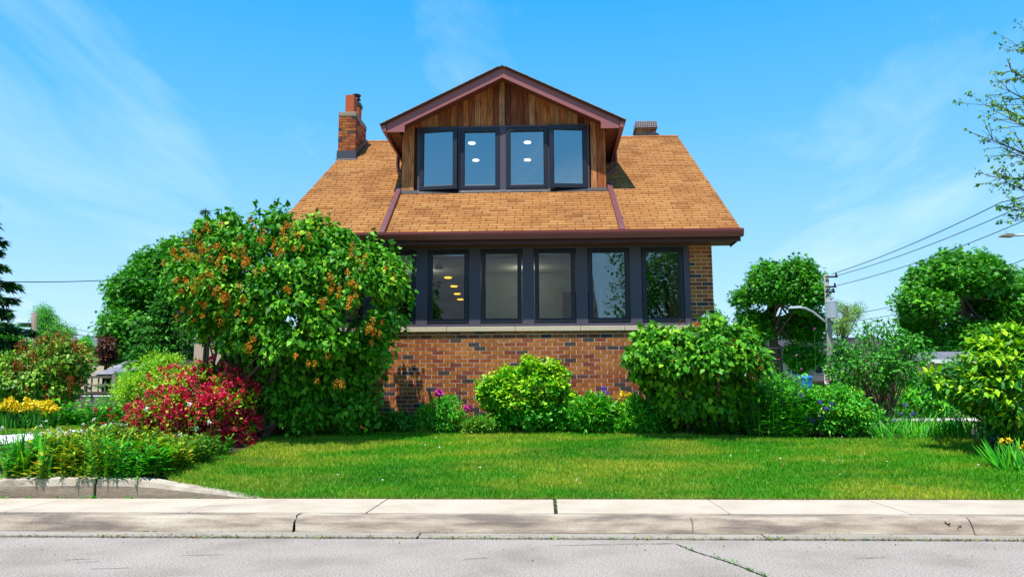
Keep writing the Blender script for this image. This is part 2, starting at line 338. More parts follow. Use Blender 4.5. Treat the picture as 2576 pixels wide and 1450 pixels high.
M_['lilacfl'] = leafm('faded_lilac_flower', G((.28, .065, .006), (.50, .16, .012), (.66, .27, .025), (.74, .38, .06)), .8, .2, .1)
M_['brownfl'] = leafm('brown_spent_flower', G((.12, .03, .008), (.25, .07, .015), (.36, .14, .03)), .8, .2, .1)
M_['pink'] = leafm('crimson_flower', G((.32, .004, .012), (.54, .006, .034), (.68, .014, .068), (.76, .06, .17)), .6, .25, .2)
M_['magenta'] = leafm('magenta_flower', G((.4, .01, .2), (.6, .03, .35), (.7, .15, .5)), .6, .25, .2)
M_['yellow'] = leafm('yellow_flower', G((.62, .40, .006), (.8, .58, .012), (.85, .7, .04)), .6, .25, .2)
M_['purple'] = leafm('purple_flower', G((.05, .03, .3), (.11, .06, .42), (.25, .15, .55)), .6, .25, .2)
M_['whitefl'] = leafm('white_flower', G((.7, .68, .55), (.8, .8, .74)), .6, .2, .2)
M_['redfl'] = leafm('red_flower', G((.35, .01, .01), (.5, .03, .02)), .6, .2, .2)
M_['bitumen'] = leafm('grit_stone', G((.03, .028, .026), (.10, .09, .08), (.25, .23, .2)), .9, 0, .1)
M_['straw'] = leafm('straw', G((.10, .06, .015), (.25, .17, .04), (.2, .26, .03), (.42, .34, .12)), .7, .2, .1)
M_['dead'] = leafm('dead_leaf', G((.10, .035, .03), (.2, .08, .05), (.4, .22, .08)), .7, .2, .2)

# ================================================================== SETTING
def grid_sheet(name, xs, ys, zf, mat, keep=None):
    X, Y = np.meshgrid(xs, ys); Z = zf(X, Y); n = len(xs)
    V = np.stack([X, Y, Z], -1).reshape(-1, 3); F = []
    for j in range(len(ys) - 1):
        for i in range(n - 1):
            if keep is None or keep[j, i]: F.append((j * n + i, j * n + i + 1, (j + 1) * n + i + 1, (j + 1) * n + i))
    me = bpy.data.meshes.new(name); me.from_pydata(V.tolist(), [], F); me.materials.append(mat); me.polygons.foreach_set('use_smooth', [True] * len(F)); me.update()
    return tag(link(name, me, None), kind='structure')
gx = np.concatenate([[-1500, -500, -150, -60, -30, -18], np.arange(-12, 12.01, .4), [18, 30, 60, 150, 500, 1500]])
gy = np.concatenate([[-400, -100, -40, -20, -5, 3, 7.2, 8.6, 8.79, 8.86, 8.9, 8.94, 8.97, 9.0, 9.05], np.arange(9.2, 14, .25), [15, 17, 20, 25, 35, 60, 120, 300, 800, 1500]])
grid_sheet('ground', gx, gy, zg, M_['farground'])

def pin(px, py, X, Y):
    ins = np.zeros(X.shape, bool); j = len(px) - 1
    for i in range(len(px)):
        c = (py[i] > Y) != (py[j] > Y)
        xx = (px[j] - px[i]) * (Y - py[i]) / ((py[j] - py[i]) + 1e-12) + px[i]
        ins ^= c & (X < xx); j = i
    return ins
def edge_dist(poly, X, Y):
    d = np.full(X.shape, 1e9); n = len(poly)
    for i in range(n):
        a = np.array(poly[i]); b = np.array(poly[(i + 1) % n]); ab = b - a
        t = np.clip(((X - a[0]) * ab[0] + (Y - a[1]) * ab[1]) / (ab @ ab + 1e-12), 0, 1)
        d = np.minimum(d, np.hypot(X - a[0] - t * ab[0], Y - a[1] - t * ab[1]))
    return d
def plan(px): return [tuple(gp(x, y)[:2]) for x, y in px]
# lawn outline on the ground
LAWN = [(-3.15, 8.875), (-4.1, 8.89)] + plan([(408, 1199), (440, 1180), (500, 1163), (560, 1149), (640, 1127), (655, 1106), (690, 1092), (760, 1087), (880, 1084), (1030, 1084), (1260, 1087), (1450, 1088), (1600, 1091), (1760, 1095), (1900, 1103), (2060, 1108), (2220, 1107), (2400, 1107), (2485, 1112), (2500, 1140), (2525, 1165), (2580, 1185), (2680, 1200), (2760, 1215)]) + [(6.9, 8.875)]
PATHLAWN = plan([(-60, 1086), (100, 1077), (200, 1074), (218, 1081), (110, 1087), (-60, 1100)])
GRAVEL = plan([(-60, 1102), (60, 1093), (150, 1086), (222, 1081), (216, 1091), (130, 1103), (-60, 1128)])
def poly_sheet(name, poly, step, lift, mat):
    p = np.array(poly); xs = np.arange(p[:, 0].min() - step, p[:, 0].max() + step, step); ys = np.arange(p[:, 1].min() - step, p[:, 1].max() + step, step)
    XC, YC = np.meshgrid(xs[:-1] + step / 2, ys[:-1] + step / 2)
    return grid_sheet(name, xs, ys, lambda X, Y: zg(X, np.maximum(Y, 8.87)) + lift, mat, pin(p[:, 0], p[:, 1], XC, YC))
poly_sheet('lawn', LAWN, .06, .012, M_['lawnbase'])
poly_sheet('side_lawn', PATHLAWN, .08, .012, M_['lawnbase'])
poly_sheet('gravel_path', GRAVEL, .06, .02, M_['gravel'])
# planting beds: dark soil under the plants
BED1 = plan([(655, 1106), (690, 1092), (760, 1087), (880, 1084), (1260, 1087), (1600, 1091), (1900, 1103), (2060, 1108), (2400, 1107), (2485, 1112), (2500, 1140), (2525, 1165), (2580, 1185), (2760, 1215)]) + [(8.5, 10.2), (8.5, 14.2), (3.2, 15.5), (3.0, 13.46), (-4.4, 13.46), (-5, 14), (-6, 13)]
BED2 = [(-7.6, 9.05), (-4.1, 8.96)] + plan([(404, 1200), (437, 1181), (500, 1164), (560, 1150), (637, 1128), (650, 1106), (600, 1070), (330, 1075), (230, 1085), (130, 1108), (-60, 1135)])
poly_sheet('garden_bed', BED1, .07, .006, M_['soil']); poly_sheet('front_bed', BED2, .07, .006, M_['soil'])
def strip(name, x0, x1, y0, y1, z, mat, nx=2):
    b = MB(); b.add([(x0, y0, z), (x1, y0, z), (x1, y1, z), (x0, y1, z)], [(0, 1, 2, 3)]); return tag(b.build(name, mat), kind='structure')
for nm, x0, x1, y0, y1, m in (('side_pavement', 6.5, 40, 17.5, 19.6, 'paving'), ('side_road', 5.5, 60, 25.5, 31, 'paving')):
    strip(nm, x0, x1, y0, y1, .725, M_[m])

# road with a crack, a gutter pan, kerb and pavement slabs
def wob(x, a=.03, s=1.0): return a * (math.sin(3.1 * x + s) + .6 * math.sin(7.7 * x + 2 * s) + .4 * math.sin(17 * x + s * 3))
def ribbon(b, pts, w, z, m, r=.5):
    """a dark seam lying on a surface, of uneven width"""
    n = len(pts); L = []; R = []
    for i, p in enumerate(pts):
        t = Vector(pts[min(i + 1, n - 1)]) - Vector(pts[max(i - 1, 0)]); t.normalize(); ww = w * (.45 + random.random() * .8) * (0.25 if i in (0, n - 1) else 1)
        L.append((p[0] - t.y * ww, p[1] + t.x * ww, z)); R.append((p[0] + t.y * ww, p[1] - t.x * ww, z))
    for i in range(n - 1): b.add([R[i], R[i + 1], L[i + 1], L[i]], [(0, 1, 2, 3)], r, m)
def wigg(a, bb, n, j):
    return [(a[0] + (bb[0] - a[0]) * i / n + random.uniform(-j, j), a[1] + (bb[1] - a[1]) * i / n + random.uniform(-j, j)) for i in range(n + 1)]
def atz(x, y, z):
    d = ray(x, y); return tuple((CP + d * ((z - CAM_H) / d[2]))[:2])
b = MB(); b.add([(-60, -4, 0), (60, -4, 0), (60, 7.34, 0), (-60, 7.34, 0)], [(0, 1, 2, 3)], .5, 0)
cr = [atz(*p, 0) for p in ((1728, 1379), (1765, 1392), (1800, 1403), (1830, 1412), (1862, 1424), (1885, 1433), (1908, 1443), (1940, 1456))]
crp = []
for i in range(len(cr) - 1): crp += wigg(cr[i], cr[i + 1], 4, .008)[:-1]
ribbon(b, crp, .010, .004, 1)
ribbon(b, wigg(atz(1380, 1372, 0), atz(1700, 1366, 0), 14, .012), .006, .004, 1); ribbon(b, wigg(atz(1700, 1366, 0), atz(1728, 1379, 0), 5, .008), .006, .004, 1)
for (x0, y0, x1, y1) in ((160, 1408, 235, 1404), (190, 1415, 250, 1411), (445, 1397, 570, 1394), (230, 1430, 330, 1428), (1165, 1406, 1230, 1402), (2150, 1404, 2230, 1401)):
    ribbon(b, wigg(atz(x0, y0, 0), atz(x1, y1, 0), 9, .006), .004, .004, 1)
tag(b.build('road', [M_['asphalt'], M_['crack']]), kind='structure')
b = MB()
joints = [-30, -5.85, -1.2, 2.0, 3.95, 30]
for i in range(5): b.box(joints[i] + .008, joints[i + 1] - .008, 7.37, 7.588, -.1, .012 + .004 * (i % 2))
tag(b.build('gutter_pan', [M_['gutterconc']], bevel=.006), kind='structure')
b = MB()
kj = [(-30, -5.044), (-5.036, -4.517), (-4.509, -2.445), (-2.42, 1.364), (1.372, 3.94), (3.955, 30)]
for i, (a, c) in enumerate(kj):
    n = max(2, int((c - a) / .12)) if a > -29 and c < 29 else 6
    prof = [(7.84, -.1), (7.575, -.1), (7.58, .02), (7.625, .10), (7.66, .135), (7.70, .152), (7.84, .155)]
    xs = [a + (c - a) * k / n for k in range(n + 1)]; vs = []
    for x in xs:
        for (y, z) in prof: vs.append((x + (random.uniform(-.016, .016) if x in (a, c) and abs(a) < 29 and abs(c) < 29 else 0), y + wob(x, .006, y * 3) + random.uniform(-.003, .003), z + (wob(x, .003, i) + random.uniform(-.002, .002) if z > 0.05 else 0)))
    q = len(prof); fs = [(k * q + j, k * q + j + 1, (k + 1) * q + j + 1, (k + 1) * q + j) for k in range(n) for j in range(q - 1)]
    fs += [tuple(range(q - 1, -1, -1)), tuple(n * q + j for j in range(q))]; b.add(vs, fs, .5, 0)
b.box(-30, 30, 7.66, 7.83, -.09, .09, .5, 1)
tag(b.build('kerb', [M_['kerbconc'], M_['crack']]), kind='structure')
b = MB()
sj = [-30, -9.2, -7.35, -5.47, -3.585, -1.785, .09, 1.775, 3.5, 5.3, 7.1, 30]
for i in range(len(sj) - 1):
    g = .018 if sj[i + 1] == .09 else .005; g0 = .018 if sj[i] == .09 else .005
    dz = random.uniform(-.003, .003); b.box(sj[i] + g0, sj[i + 1] - g, 7.845, 8.862, -.05, .163 + dz, random.random(), 0)
b.box(-30, 30, 7.86, 8.85, -.045, .148, .5, 1)
ribbon(b, wigg((-3.86, 8.05), (-3.25, 8.36), 9, .012), .004, .1705, 1); ribbon(b, wigg((-3.585, 8.2), (-3.42, 8.33), 4, .008), .004, .1705, 1)
tag(b.build('pavement', [M_['concrete'], M_['crack']], bevel=.005), kind='structure')

# low retaining kerb in front of the flower bed, two cracked lengths
gk = thing('garden_kerb', 'low weathered concrete kerb holding the front flower bed, cracked across the middle', 'kerb', (-5, 8.9, .15))
def kerb_piece(x0, x1, n):
    b = MB(); vs = []
    for k in range(n + 1):
        x = x0 + (x1 - x0) * k / n; j = random.uniform(-.006, .006); h = .012 + .225 * float(sst((-2.98 - x) / 2.1)) - (.035 * float(sst((-5.6 - x) / 1.0)))
        z0 = .155; d = min(.04, h * .5)
        for (y, z) in ((9.02, z0 - .05), (8.872, z0 - .05), (8.872 + j * .6, z0 + h * .62), (8.885 + j, z0 + h - d * .35), (8.92, z0 + h), (9.02, z0 + h + .012)):
            vs.append((x + j * (1 if k in (0, n) else 0) * 1.5, y, z + wob(x, .003, y)))
    q = 6; fs = [(k * q + j, k * q + j + 1, (k + 1) * q + j + 1, (k + 1) * q + j) for k in range(n) for j in range(q - 1)] + [tuple(range(q - 1, -1, -1)), tuple(n * q + j for j in range(q))]
    nf = len(fs)
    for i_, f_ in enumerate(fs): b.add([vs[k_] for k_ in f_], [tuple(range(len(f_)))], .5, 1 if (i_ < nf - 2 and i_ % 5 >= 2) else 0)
    return b
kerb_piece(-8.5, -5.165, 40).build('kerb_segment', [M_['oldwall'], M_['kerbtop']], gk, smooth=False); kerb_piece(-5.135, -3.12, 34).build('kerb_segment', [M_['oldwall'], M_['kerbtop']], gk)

# ================================================================== HOUSE
HX0, HX1, HY, HYB = -4.39, 2.93, 13.5, 24.1
XL, XR = -4.79, 3.33                       # roof edges
EY, EZ, RY, RZ = 13.06, 4.09, 18.8, 7.70   # eave and ridge
SL = (RZ - EZ) / (RY - EY)
def rz(y): return EZ + SL * (y - EY)
house = thing('brick_house', 'brown brick house with an orange shingle roof and wide wood clad dormer', 'house', (-.73, 13.5, .7))
def brick_run(b, u0, u1, z0, z1, fn, solid=None, off=0):
    """bricks as real blocks along u; fn(u0,u1,z0,z1,r) adds one"""
    c = 0; z = z0
    while z < z1 - .01:
        zt = min(z + .058, z1); u = u0 - (.105 if (c + off) % 2 else 0)
        while u < u1 - .005:
            a = max(u, u0); e = min(u + .198, u1)
            if e - a > .02: fn(a, e, z, zt, random.random())
            u += .21
        z += .07; c += 1
BS = .0105
def fb(b, yf):
    def f(a, e, z, zt, r): j = random.uniform(-.0015, .0015); b.box(a, e, yf + j, yf + .09, z, zt, r, 0)
    return f
w = MB()
brick_run(w, HX0, HX1, .55, 2.405, fb(w, HY))                       # under the sill
brick_run(w, 2.535, HX1, 2.42, 3.92, fb(w, HY), off=1)              # right pier
brick_run(w, HX0, -3.995, 2.42, 3.92, fb(w, HY), off=1)             # left pier
w.box(HX0 + .02, HX1 - .02, HY + .004, HY + .2, .5, 2.40, .5, 1)
w.box(2.54, HX1 - .02, HY + .004, HY + .2, 2.401, 3.95, .5, 1); w.box(HX0 + .02, -4.0, HY + .004, HY + .2, 2.401, 3.95, .5, 1)
for side, xx in ((1, HX1), (-1, HX0)):
    def sb(a, e, z, zt, r, side=side, xx=xx):
        if side > 0: w.box(xx - .09, xx, a, e, z, zt, r, 0)
        else: w.box(xx, xx + .09, a, e, z, zt, r, 0)
    brick_run(w, HY + .1, HYB, .55, 3.92, sb)
    xa, xb = (xx - .2, xx - .008) if side > 0 else (xx + .008, xx + .2)
    w.box(xa, xb, HY + .21, HYB, .5, 3.95, .5, 1)
    w.hexa([(xa, HY + .1, 3.951), (xb, HY + .1, 3.951), (xb, HYB - .1, 3.951), (xa, HYB - .1, 3.951)], [(xa, RY - .3, 7.35), (xb, RY - .3, 7.35), (xb, RY + .3, 7.35), (xa, RY + .3, 7.35)], .5, 1)
w.box(HX0 + .21, HX1 - .21, HYB - .1, HYB + .09, .5, 3.95, .4, 1)
w.build('wall', [M_['brick'], M_['mortar']], house)
s = MB(); cuts = [-4.02, -2.9, -1.72, -.52, .62, 1.38, 2.57]
for i in range(6): s.box(cuts[i] + .003, cuts[i + 1] - .003, HY - .05, HY + .14, 2.413, 2.497)
s.build('sill', M_['sill'], house, bevel=.006)
# charcoal window band: posts, header, bottom rail
WX = [-3.95 + .941 * i for i in range(7)]; WW = .735
m = MB(); e = [-3.993] + sum([[x, x + WW] for x in WX], []) + [2.533]
for i in range(0, len(e), 2): m.box(e[i], e[i + 1], HY - .012, HY + .12, 2.500, 3.93)
for x in WX: m.box(x + .001, x + WW - .001, HY + .0, HY + .12, 3.875, 3.93); m.box(x + .001, x + WW - .001, HY + .0, HY + .12, 2.500, 2.555)
m.build('window_surround', M_['mullion'], house)
def window(parent, x0, x1, z0, z1, y, fw, gm, ang=0, hinge=None, lip=.02, d=.06):
    """a framed window; ang swings it about one side"""
    h = x0 if hinge == 'l' else x1
    def T(p):
        if not ang: return p
        a = ang if hinge == 'l' else -ang; X = p[0] - h; Yy = p[1] - y
        return (h + X * math.cos(a) + Yy * math.sin(a), y - X * math.sin(a) + Yy * math.cos(a), p[2])
    f = MB()
    def bx(a0, a1, b0, b1, c0, c1):
        vs = [(a0, b0, c0), (a1, b0, c0), (a1, b1, c0), (a0, b1, c0), (a0, b0, c1), (a1, b0, c1), (a1, b1, c1), (a0, b1, c1)]
        f.add([T(v) for v in vs], [(0, 3, 2, 1), (4, 5, 6, 7), (0, 1, 5, 4), (1, 2, 6, 5), (2, 3, 7, 6), (3, 0, 4, 7)])
    bx(x0, x0 + fw, y, y + d, z0, z1); bx(x1 - fw, x1, y, y + d, z0, z1); bx(x0 + fw, x1 - fw, y, y + d, z1 - fw, z1); bx(x0 + fw, x1 - fw, y, y + d, z0, z0 + fw)
    i = fw * .55                                            # stepped inner bead
    bx(x0 + fw, x0 + fw + .014, y + .014, y + d, z0 + fw, z1 - fw); bx(x1 - fw - .014, x1 - fw, y + .014, y + d, z0 + fw, z1 - fw)
    bx(x0 + fw + .014, x1 - fw - .014, y + .014, y + d, z1 - fw - .014, z1 - fw); bx(x0 + fw + .014, x1 - fw - .014, y + .014, y + d, z0 + fw, z0 + fw + .014)
    fr = f.build('window', M_['frame'], parent, bevel=.004)
    g = MB(); yy = y + .032; k = fw + .010
    g.add([T(v) for v in ((x0 + k, yy, z0 + k), (x1 - k, yy, z0 + k), (x1 - k, yy, z1 - k), (x0 + k, yy, z1 - k))], [(0, 1, 2, 3)])
    g.build('pane', gm, fr); return fr
for i, x in enumerate(WX): window(house, x + .012, x + WW - .012, 2.568, 3.868, HY - .008, .062, M_['glasslow'])
# eaves: soffit, fascia, gutter
s = MB(); s.box(XL + .02, XR - .02, EY + .03, HY + .01, 3.905, 3.925, .5); s.box(HX1 + .012, XR - .02, HY + .012, HY + .06, 3.905, 3.925, .4); s.box(XL + .02, HX0 - .012, HY + .012, HY + .06, 3.905, 3.925, .4)
s.prism_x([(HY - .1, rz(HY - .1) - .13), (RY, RZ - .13), (RY, RZ - .115), (HY - .1, rz(HY - .1) - .115)], HX1 + .012, XR - .03); s.prism_x([(HY - .1, rz(HY - .1) - .13), (RY, RZ - .13), (RY, RZ - .115), (HY - .1, rz(HY - .1) - .115)], XL + .03, HX0 - .012)
s.hexa([(HX1 + .012, HY + .061, 3.905), (XR - .05, HY + .061, 3.905), (XR - .05, HY + .08, 3.905), (HX1 + .012, HY + .08, 3.905)], [(HX1 + .012, HY + .061, 4.15), (XR - .03, HY + .061, 4.15), (XR - .03, HY + .08, 4.15), (HX1 + .012, HY + .08, 4.15)], .4)
for k in range(30):
    x = XL + .2 + k * .27
    if x < XR - .05: s.box(x, x + .006, EY + .04, HY - .02, 3.901, 3.9049, .1)
s.build('soffit', M_['soffit'], house)
f = MB(); f.box(XL, XR, EY, EY + .028, 3.885, 4.06)
f.hexa([(XR - .06, EY + .029, 3.885), (XR - .04, EY + .029, 3.885), (XR - .04, HY + .1, 3.885), (XR - .06, HY + .1, 3.885)], [(XR - .022, EY + .029, 4.06), (XR - .002, EY + .029, 4.06), (XR - .002, HY + .1, 4.2), (XR - .022, HY + .1, 4.2)])
f.prism_x([(EY + .03, 3.95), (EY + .03, 4.06), (RY, RZ - .06), (RY, RZ - .22)], XR - .019, XR - .003); f.prism_x([(EY + .03, 3.95), (EY + .03, 4.06), (RY, RZ - .06), (RY, RZ - .22)], XL + .003, XL + .019)
f.build('fascia', M_['fascia'], house)
g = MB(); prof = [(EY - .004, 3.955), (EY - .075, 3.955), (EY - .088, 3.985), (EY - .105, 4.02), (EY - .115, 4.05), (EY - .115, 4.085), (EY - .103, 4.085), (EY - .09, 4.035), (EY - .06, 3.972), (EY - .004, 3.972)]
g.prism_x(prof[::-1], XL - .01, XR + .03); g.prism_x([(EY - .004, 3.956), (EY - .074, 3.956), (EY - .114, 4.05), (EY - .114, 4.084), (EY - .004, 4.084)], XR + .0301, XR + .034)
for k in range(12): g.box(XL + .3 + k * .68, XL + .31 + k * .68, EY - .11, EY, 4.07, 4.078)
g.build('gutter', M_['gutter'], house)

# main roof: felt slab with every shingle tab laid on it
DX0, DX1, DY = -2.855, 1.245, 15.05          # dormer walls
DPX, DPZ, DFY = -.805, 7.80, 14.66            # dormer roof peak, front edge
DEX = 2.405; DEZ = 6.625                      # half width and eave height of the dormer roof
DS = (DPZ - DEZ) / DEX
def tab(b, x0, x1, y0, y1, th, zf):
    lift = .018
    b.hexa([(x0, y0, zf(y0) + .001), (x1, y0, zf(y0) + .001), (x1, y1, zf(y1) + .001), (x0, y1, zf(y1) + .001)],
           [(x0, y0, zf(y0) + lift), (x1, y0, zf(y0) + lift), (x1, y1, zf(y1) + .004), (x0, y1, zf(y1) + .004)], th)
r = MB(); r2 = MB()
for (xa_, xb_, yb_) in ((XL - .005, DX0 + .02, RY), (DX1 - .02, XR + .005, RY), (DX0 + .0201, DX1 - .0201, DY + .06)):
    r.prism_x([(EY - .07, rz(EY - .07) - .10), (yb_, rz(yb_) - .10), (yb_, rz(yb_)), (EY - .07, rz(EY - .07))], xa_, xb_, .5, 1)
r.prism_x([(RY + .001, RZ - .10), (2 * RY - EY + .07, rz(EY - .07) - .10), (2 * RY - EY + .07, rz(EY - .07)), (RY + .001, RZ)], XL - .005, XR + .005, .5, 1)
ce = .132 * math.cos(math.atan(SL)); ncs = int((RY - EY + .085) / ce)
for c in range(ncs + 1):
    y0 = EY - .085 + c * ce; y1 = min(y0 + ce, RY)
    if y1 - y0 < .02: continue
    x = XL - .012 - (c % 2) * .1525 + random.uniform(-.012, .012) - (.05 if c % 5 == 0 else 0)
    while x < XR + .01:
        a = max(x + .010, XL - .012); e_ = min(x + .30, XR + .012)
        if e_ - a > .02 and not (y0 > DY + .4 and DX0 + .1 < a and e_ < DX1 - .1): tab(r, a, e_, y0 + random.uniform(-.004, .004), y1, min(1, max(0, random.gauss(.55, .25))), rz)
        x += .305
nb = 44
for k in range(nb):
    x0 = XL - .01 + k * (XR - XL + .02) / nb; x1 = x0 + (XR - XL + .02) / nb - .005
    r.hexa([(x0, RY - .12, RZ - .055), (x1, RY - .12, RZ - .055), (x1, RY, RZ + .006), (x0, RY, RZ + .006)], [(x0, RY - .12, RZ - .04), (x1, RY - .12, RZ - .04), (x1, RY, RZ + .03), (x0, RY, RZ + .03)], random.random() * .6, 0)
    r.hexa([(x0, RY + .0002, RZ + .006), (x1, RY + .0002, RZ + .006), (x1, RY + .12, RZ - .055), (x0, RY + .12, RZ - .055)], [(x0, RY + .0002, RZ + .03), (x1, RY + .0002, RZ + .03), (x1, RY + .12, RZ - .04), (x0, RY + .12, RZ - .04)], random.random() * .6, 0)
roof = r.build('roof', [M_['shingle'], M_['roofunder']], house)

# dormer ---------------------------------------------------------------
def dz(x): return DPZ - DS * abs(x - DPX)
d = MB(); WZ0, WZ1, WXA, WXB = 5.375, 6.70, -2.535, .910     # window opening
x = DX0; bw = .1225
while x < DX1 - .01:
    x1 = min(x + bw, DX1); mid = (x + x1) / 2; rr = random.random(); yj = DY + random.uniform(-.004, .004)
    zt0, zt1 = dz(x) - .10, dz(x1) - .10
    spans = [(rz(DY) - .05, None)] if (x1 < WXA + .03 or x > WXB - .03) else [(WZ1 + .002, None)]
    for z0, _ in spans:
        a0 = max(x, DX0) + .003; a1 = x1 - .003
        if x < WXA < x1 and spans[0][0] > 6: pass
        d.hexa([(a0, yj, z0), (a1, yj, z0), (a1, DY + .06, z0), (a0, DY + .06, z0)], [(a0, yj, zt0), (a1, yj, zt1), (a1, DY + .06, zt1), (a0, DY + .06, zt0)], rr)
    x += bw
for sx in (DX0, DX1 - .04):                                   # side cheeks
    y = DY + .065
    while y < RY - 1.2:
        d.prism_x([(y, rz(y) - .04), (y + .118, rz(y + .118) - .04), (y + .118, 6.5), (y, 6.5)], sx, sx + .04); y += .1225
d.build('cladding', M_['wood'], house)
db = MB(); db.add([(DX0 + .045, DY + .07, 5.3), (WXA, DY + .07, 5.3), (WXA, DY + .07, 6.6), (DX0 + .045, DY + .07, 6.6)], [(0, 1, 2, 3)]); db.add([(WXB, DY + .07, 5.3), (DX1 - .045, DY + .07, 5.3), (DX1 - .045, DY + .07, 6.6), (WXB, DY + .07, 6.6)], [(0, 1, 2, 3)])
db.prism_y([(DX0 + .05, 6.59), (DX0 + .05, 6.705), (WXA, 6.705), (DPX, 7.68), (WXB, 6.705), (DX1 - .05, 6.705), (DX1 - .05, 6.59), (WXB, 6.59), (WXB, 6.704), (WXA, 6.704), (WXA, 6.59)][::-1], DY + .071, DY + .1)
db.build('sheathing', M_['roofunder'], house)
# dormer roof
dr = MB(); dr.prism_y([(DPX - DEX, DEZ - .03), (DPX, DPZ - .03), (DPX + DEX, DEZ - .03), (DPX + DEX, DEZ), (DPX, DPZ), (DPX - DEX, DEZ)], DFY - .05, RY + .9, .5, 0)
for sgn in (-1, 1):
    for c in range(20):
        u0 = DEX + .02 - c * .118; u1 = max(u0 - .118, 0)
        if u0 <= 0: break
        y = DFY - .065
        while y < RY + .8:
            xa, xb = DPX + sgn * u0, DPX + sgn * u1; za, zb = DPZ - DS * u0, DPZ - DS * u1; y1 = y + .30
            bot = [(xa, y, za + .001), (xa, y1, za + .001), (xb, y1, zb + .001), (xb, y, zb + .001)]; top = [(xa, y, za + .013), (xa, y1, za + .013), (xb, y1, zb + .004), (xb, y, zb + .004)]
            if sgn > 0: bot, top = bot[::-1], top[::-1]
            dr.hexa(bot, top, random.random(), 1); y += .305
dr.build('dormer_roof', [M_['roofunder'], M_['shingle']], house)
# rake boards with their boxed returns, soffit, side gutters
bg = MB(); q = .205
for sgn in (-1, 1):
    P0 = (DPX + sgn * .0015, DPZ - .032); P1 = (DPX + sgn * (DEX - .11), DPZ - DS * (DEX - .11) - .032)
    poly = [(P0[0], P0[1] - q), P0, P1, (P1[0], P1[1] - .17), (P1[0] - sgn * .36, P1[1] - .17), (P1[0] - sgn * .36, P1[1] + DS * .36 - q)]
    if sgn < 0: poly = poly[::-1]
    bg.prism_y(poly[::-1], DFY, DFY + .026)
bg.build('bargeboard', M_['trim'], house)
ds = MB()
for sgn in (-1, 1):                                           # raked soffit and side soffits
    xo = DPX + sgn * (DEX - .12); xi = DX0 if sgn < 0 else DX1
    zo = DPZ - DS * (DEX - .12) - .19
    poly = [(DPX, DPZ - .17), (DPX, DPZ - .15), (xi, dz(xi) - .15), (xi, dz(xi) - .17)]
    if sgn < 0: poly = poly[::-1]
    ds.prism_y(poly[::-1], DFY + .027, DY - .006)
    ds.box(min(xi, xo), max(xi, xo), DFY + .03, 17.2, zo, zo + .012)
    for k in range(9): y = DFY + .2 + k * .28; ds.box(min(xi, xo), max(xi, xo), y, y + .006, zo - .004, zo - .0002, .1)
ds.build('dormer_soffit', M_['soffit'], house)
for sgn in (-1, 1):
    gb = MB(); xe = DPX + sgn * (DEX - .1); z1 = DEZ - .012
    prof = [(0, -.125), (.07, -.125), (.105, -.03), (.105, 0), (0, 0)]
    poly = [(xe + sgn * a, z1 + c) for a, c in prof]
    if sgn < 0: poly = poly[::-1]
    gb.prism_y(poly, DFY - .02, 17.1); xo = DPX + sgn * (DEX - .115)
    gb.box(min(xo, xo + sgn * .014), max(xo, xo + sgn * .014), DFY + .03, 17.1, z1 - .2, z1 - .127)
    gb.build('dormer_gutter', M_['trim'], house)
    pb = MB(); xw = DX0 - .07 if sgn < 0 else DX1 + .07      # elbow from the dormer gutter, then a pipe down the roof
    ye = 16.2; pb.tube([(xe + sgn * .04, ye, z1 - .12), (xe + sgn * .05, ye - .02, z1 - .32), (xe + sgn * .03, ye - .06, z1 - .5), (xw + sgn * .10, ye - .12, z1 - .6), (xw + sgn * .02, ye - .16, z1 - .66)], .042, 8)
    A = (xw, 15.25); B = ((-2.80 if sgn < 0 else 1.33), EY - .03)
    for k in range(1):
        (xa, ya), (xb, yb) = A, B; h0, h1, wd = .022, .088, .05
        ring = lambda x, y, dh: [(x - wd, y, rz(y) + h0), (x + wd, y, rz(y) + h0), (x + wd, y, rz(y) + h1 + dh), (x - wd, y, rz(y) + h1 + dh)]
        pb.hexa(ring(xb, yb + .09, 0), ring(xa, ya, 0)); pb.hexa([(xb - wd, yb - .02, rz(EY) - .05), (xb + wd, yb - .02, rz(EY) - .05), (xb + wd, yb + .05, rz(EY) - .05), (xb - wd, yb + .05, rz(EY) - .05)], [(xb - wd, yb - .02, rz(yb) + .05), (xb + wd, yb - .02, rz(yb) + .05), (xb + wd, yb + .0895, rz(yb + .09) + h1), (xb - wd, yb + .0895, rz(yb + .09) + h1)])
    pb.build('downspout', M_['trimdark'], house, bevel=.01)
# dormer windows
wf = MB(); Yw = DY - .02
wf.box(WXA, WXB, Yw, Yw + .10, WZ0 - .04, WZ0); wf.box(WXA, WXB, Yw, Yw + .10, WZ1 - .035, WZ1)
for a, c in ((WXA, WXA + .035), (WXB - .035, WXB), (-1.715, -1.675), (.095, .115)): wf.box(a, c, Yw, Yw + .10, WZ0 + .0002, WZ1 - .0352)
wf.box(-.872, -.752, Yw + .0, Yw + .10, WZ0 + .0002, WZ1 - .0352)
wf.build('dormer_window_frame', M_['mullion'], house)
for (a, c, an, hg) in ((-2.497, -1.718, .13, 'l'), (-1.672, -.875, 0, None), (-.749, .092, 0, None), (.118, .872, .13, 'r')):
    window(house, a, c, WZ0 + .012 if not an else WZ0 + .0, WZ1 - .045, Yw - (.025 if an else .012), .078, M_['glass'], an, hg)
fl = MB(); fl.hexa([(DX0 - .02, DY - .10, rz(DY - .10) + .018), (DX1 + .02, DY - .10, rz(DY - .10) + .018), (DX1 + .02, DY - .005, rz(DY) + .018), (DX0 - .02, DY - .005, rz(DY) + .018)],
     [(DX0 - .02, DY - .10, rz(DY - .10) + .024), (DX1 + .02, DY - .10, rz(DY - .10) + .024), (DX1 + .02, DY - .005, rz(DY) + .05), (DX0 - .02, DY - .005, rz(DY) + .05)])
fl.build('flashing', M_['metal'], house)
